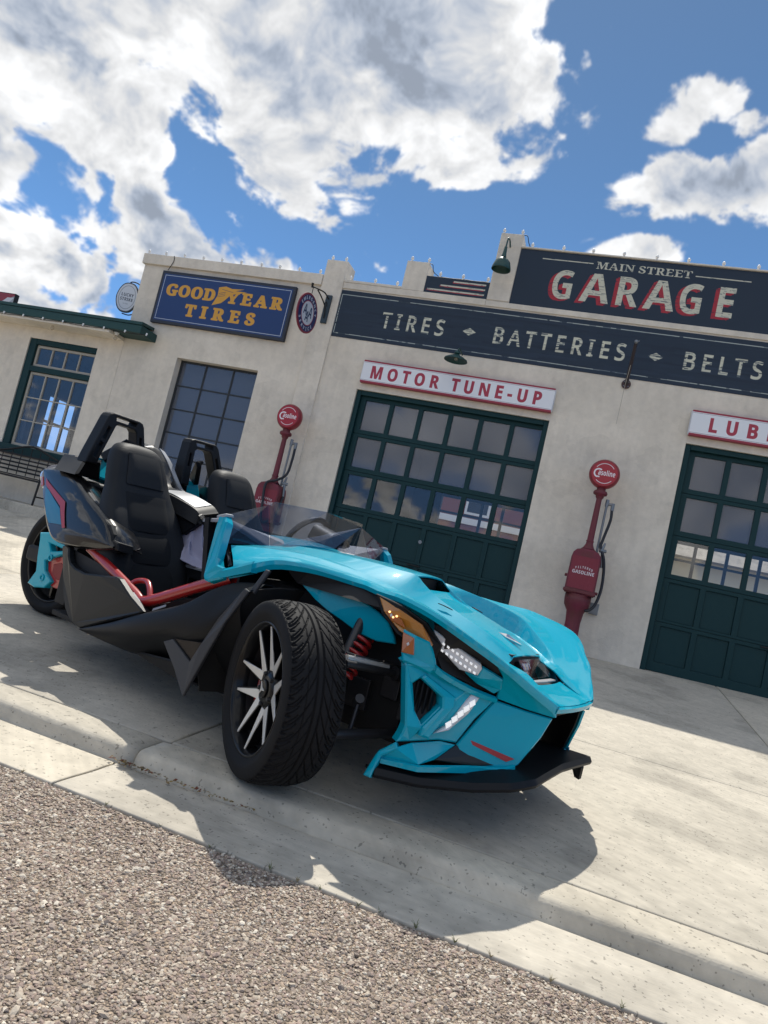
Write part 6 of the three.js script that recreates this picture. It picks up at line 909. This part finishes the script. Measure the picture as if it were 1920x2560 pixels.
// ---- a crumpled top left on the console
{ const t = thing('sweatshirt', 'crumpled lavender grey sweatshirt lying between the roadster seats', 'clothing'); car.updateMatrixWorld(true);
  const n = 60, grid = []; const fold = (u, v) => { let h = 0; const ridge = (x, y, a, w, k, wob) => { const c = Math.cos(a), s2 = Math.sin(a), d = (u - x) * s2 - (v - y) * c + wob * Math.sin(((u - x) * c + (v - y) * s2) * 9), l = (u - x) * c + (v - y) * s2; return k * Math.exp(-d * d / (w * w)) * Math.exp(-l * l / 0.16); };
    h += ridge(0.3, 0.3, 0.6, 0.05, 0.030, 0.02) + ridge(0.55, 0.25, 1.3, 0.05, 0.034, 0.03) + ridge(0.7, 0.5, 0.2, 0.045, 0.032, 0.02) + ridge(0.35, 0.6, -0.5, 0.05, 0.036, 0.03) + ridge(0.6, 0.75, 0.9, 0.05, 0.03, 0.02) + ridge(0.2, 0.75, 1.6, 0.04, 0.028, 0.02) + ridge(0.82, 0.3, 2.2, 0.05, 0.03, 0.02) + ridge(0.5, 0.5, 2.6, 0.04, 0.03, 0.03); return h + 0.012 * (fbm(u * 9 + 4, v * 9, 4) - 0.5); };
  for (let j = 0; j <= n; j++) { const row = []; for (let i = 0; i <= n; i++) { const u = i / n, v = j / n, r = Math.hypot(u - 0.5, v - 0.5) * 2, edge = 1 + 0.16 * (fbm(Math.atan2(v - 0.5, u - 0.5) * 1.6 + 9, 3, 3) - 0.5) * 2; const a = Math.atan2(v - 0.5, u - 0.5), rad = Math.min(1, Math.max(Math.abs(u - 0.5), Math.abs(v - 0.5)) * 2) * edge; const lon = -1.42 + 0.185 * rad * Math.cos(a), la = 0.085 + 0.095 * rad * Math.sin(a); const base = 0.572 + 0.12 * sstep(-1.25, -1.58, lon) * (0.55 + 0.45 * sstep(0.2, 0.0, la)) , y = base + (1 - sstep(0.75, 1.0, rad / edge)) * (0.03 + 1.7 * fold(u, v)); row.push(new THREE.Vector3(lon, y, la)); } grid.push(row); }
  const g = sheet(grid, 0.006, [0, 0, 1], 70); g.applyMatrix4(car.matrixWorld); obj('cloth_body', g, mat({ color: lin(0.36, 0.355, 0.47), roughness: 0.92, bumpMap: rep(stuccoBump, 30), bumpScale: 0.0005 }), t); }

// ---------------------------------------------------------------- weeds in the joint, leaves in the gutter
{
  const blade = mat({ color: lin(0.15, 0.16, 0.075), roughness: 0.9 }), dry = mat({ color: lin(0.30, 0.25, 0.15), roughness: 0.95 });
  const spots = [[-1.63, 0.9], [-1.30, 0.7], [-1.10, 0.8], [-0.92, 0.6], [-0.72, 1.2], [-0.63, 1.1], [-0.56, 0.7], [-0.44, 1.1], [-0.38, 0.8], [-0.27, 1.25], [-0.16, 1.0], [-0.06, 1.1], [0.10, 0.9], [0.28, 1.0]];
  for (const [x, s] of spots) {
    const z = 8.702 + rr(-0.004, 0.006), y = gy(x, 8.70) - 0.056, t = thing('weed_tuft', 'small weed sprouting from the joint between gutter and road', 'weed', [x, y, z], 0, 'weeds along the gutter edge');
    const n = 6 + Math.floor(rnd() * 5), gs = [];
    for (let i = 0; i < n; i++) { const a = rr(0, 6.28), l = rr(0.008, 0.021) * s, w = 0.0009, b = [Math.cos(a) * l * 0.6, l, Math.sin(a) * l * 0.6], q = [b[0] * 1.7, l * rr(0.7, 1.1), b[2] * 1.7], g = new THREE.BufferGeometry(); g.setAttribute('position', new THREE.Float32BufferAttribute([-w, 0, w, w, 0, -w, b[0] * 0.6 + w, b[1] * 0.6, b[2] * 0.6, -w, 0, w, b[0] * 0.6 + w, b[1] * 0.6, b[2] * 0.6, b[0] * 0.6 - w, b[1] * 0.6, b[2] * 0.6, b[0] * 0.6 - w, b[1] * 0.6, b[2] * 0.6, b[0] * 0.6 + w, b[1] * 0.6, b[2] * 0.6, q[0], q[1], q[2]], 3)); g.computeVertexNormals(); gs.push(g); }
    const o = obj('blades', gs, rnd() < 0.6 ? blade : dry, t); o.userData.kind = 'stuff';
  }
  // leaf litter caught against the kerb at the joint
  const lg = new THREE.BufferGeometry(); lg.setAttribute('position', new THREE.Float32BufferAttribute([0, 0, -1, 0.5, 0.15, 0, 0, 0, 1, 0, 0, -1, 0, 0, 1, -0.5, 0.2, 0], 3)); lg.computeVertexNormals();
  const im = new THREE.InstancedMesh(lg, mat({ color: 0xffffff, roughness: 0.95, side: THREE.DoubleSide }), 170), m4 = new THREE.Matrix4(), q = new THREE.Quaternion(), c = new THREE.Color();
  for (let i = 0; i < 170; i++) { const near = rnd(), x = -1.50 + Math.pow(near, 1.6) * 0.55 + rr(-0.03, 0.03), z = 8.372 + rnd() * rnd() * 0.05, s = rr(0.004, 0.011); q.setFromEuler(new THREE.Euler(rr(-0.5, 0.5), rr(0, 6.28), rr(-0.5, 0.5))); m4.compose(new THREE.Vector3(x, gy(x, z) - 0.047 + rnd() * 0.006, z), q, new THREE.Vector3(s, s, s)); im.setMatrixAt(i, m4); const t = [[0.22, 0.15, 0.07], [0.30, 0.20, 0.06], [0.12, 0.09, 0.06], [0.18, 0.06, 0.035], [0.28, 0.24, 0.15]][Math.floor(rnd() * 5)]; im.setColorAt(i, c.setRGB(...t)); }
  im.name = numbered('leaf_litter'); im.castShadow = im.receiveShadow = true; tag(im, null, null, null, 'stuff'); scene.add(im);
}

renderer.render(scene, camera);
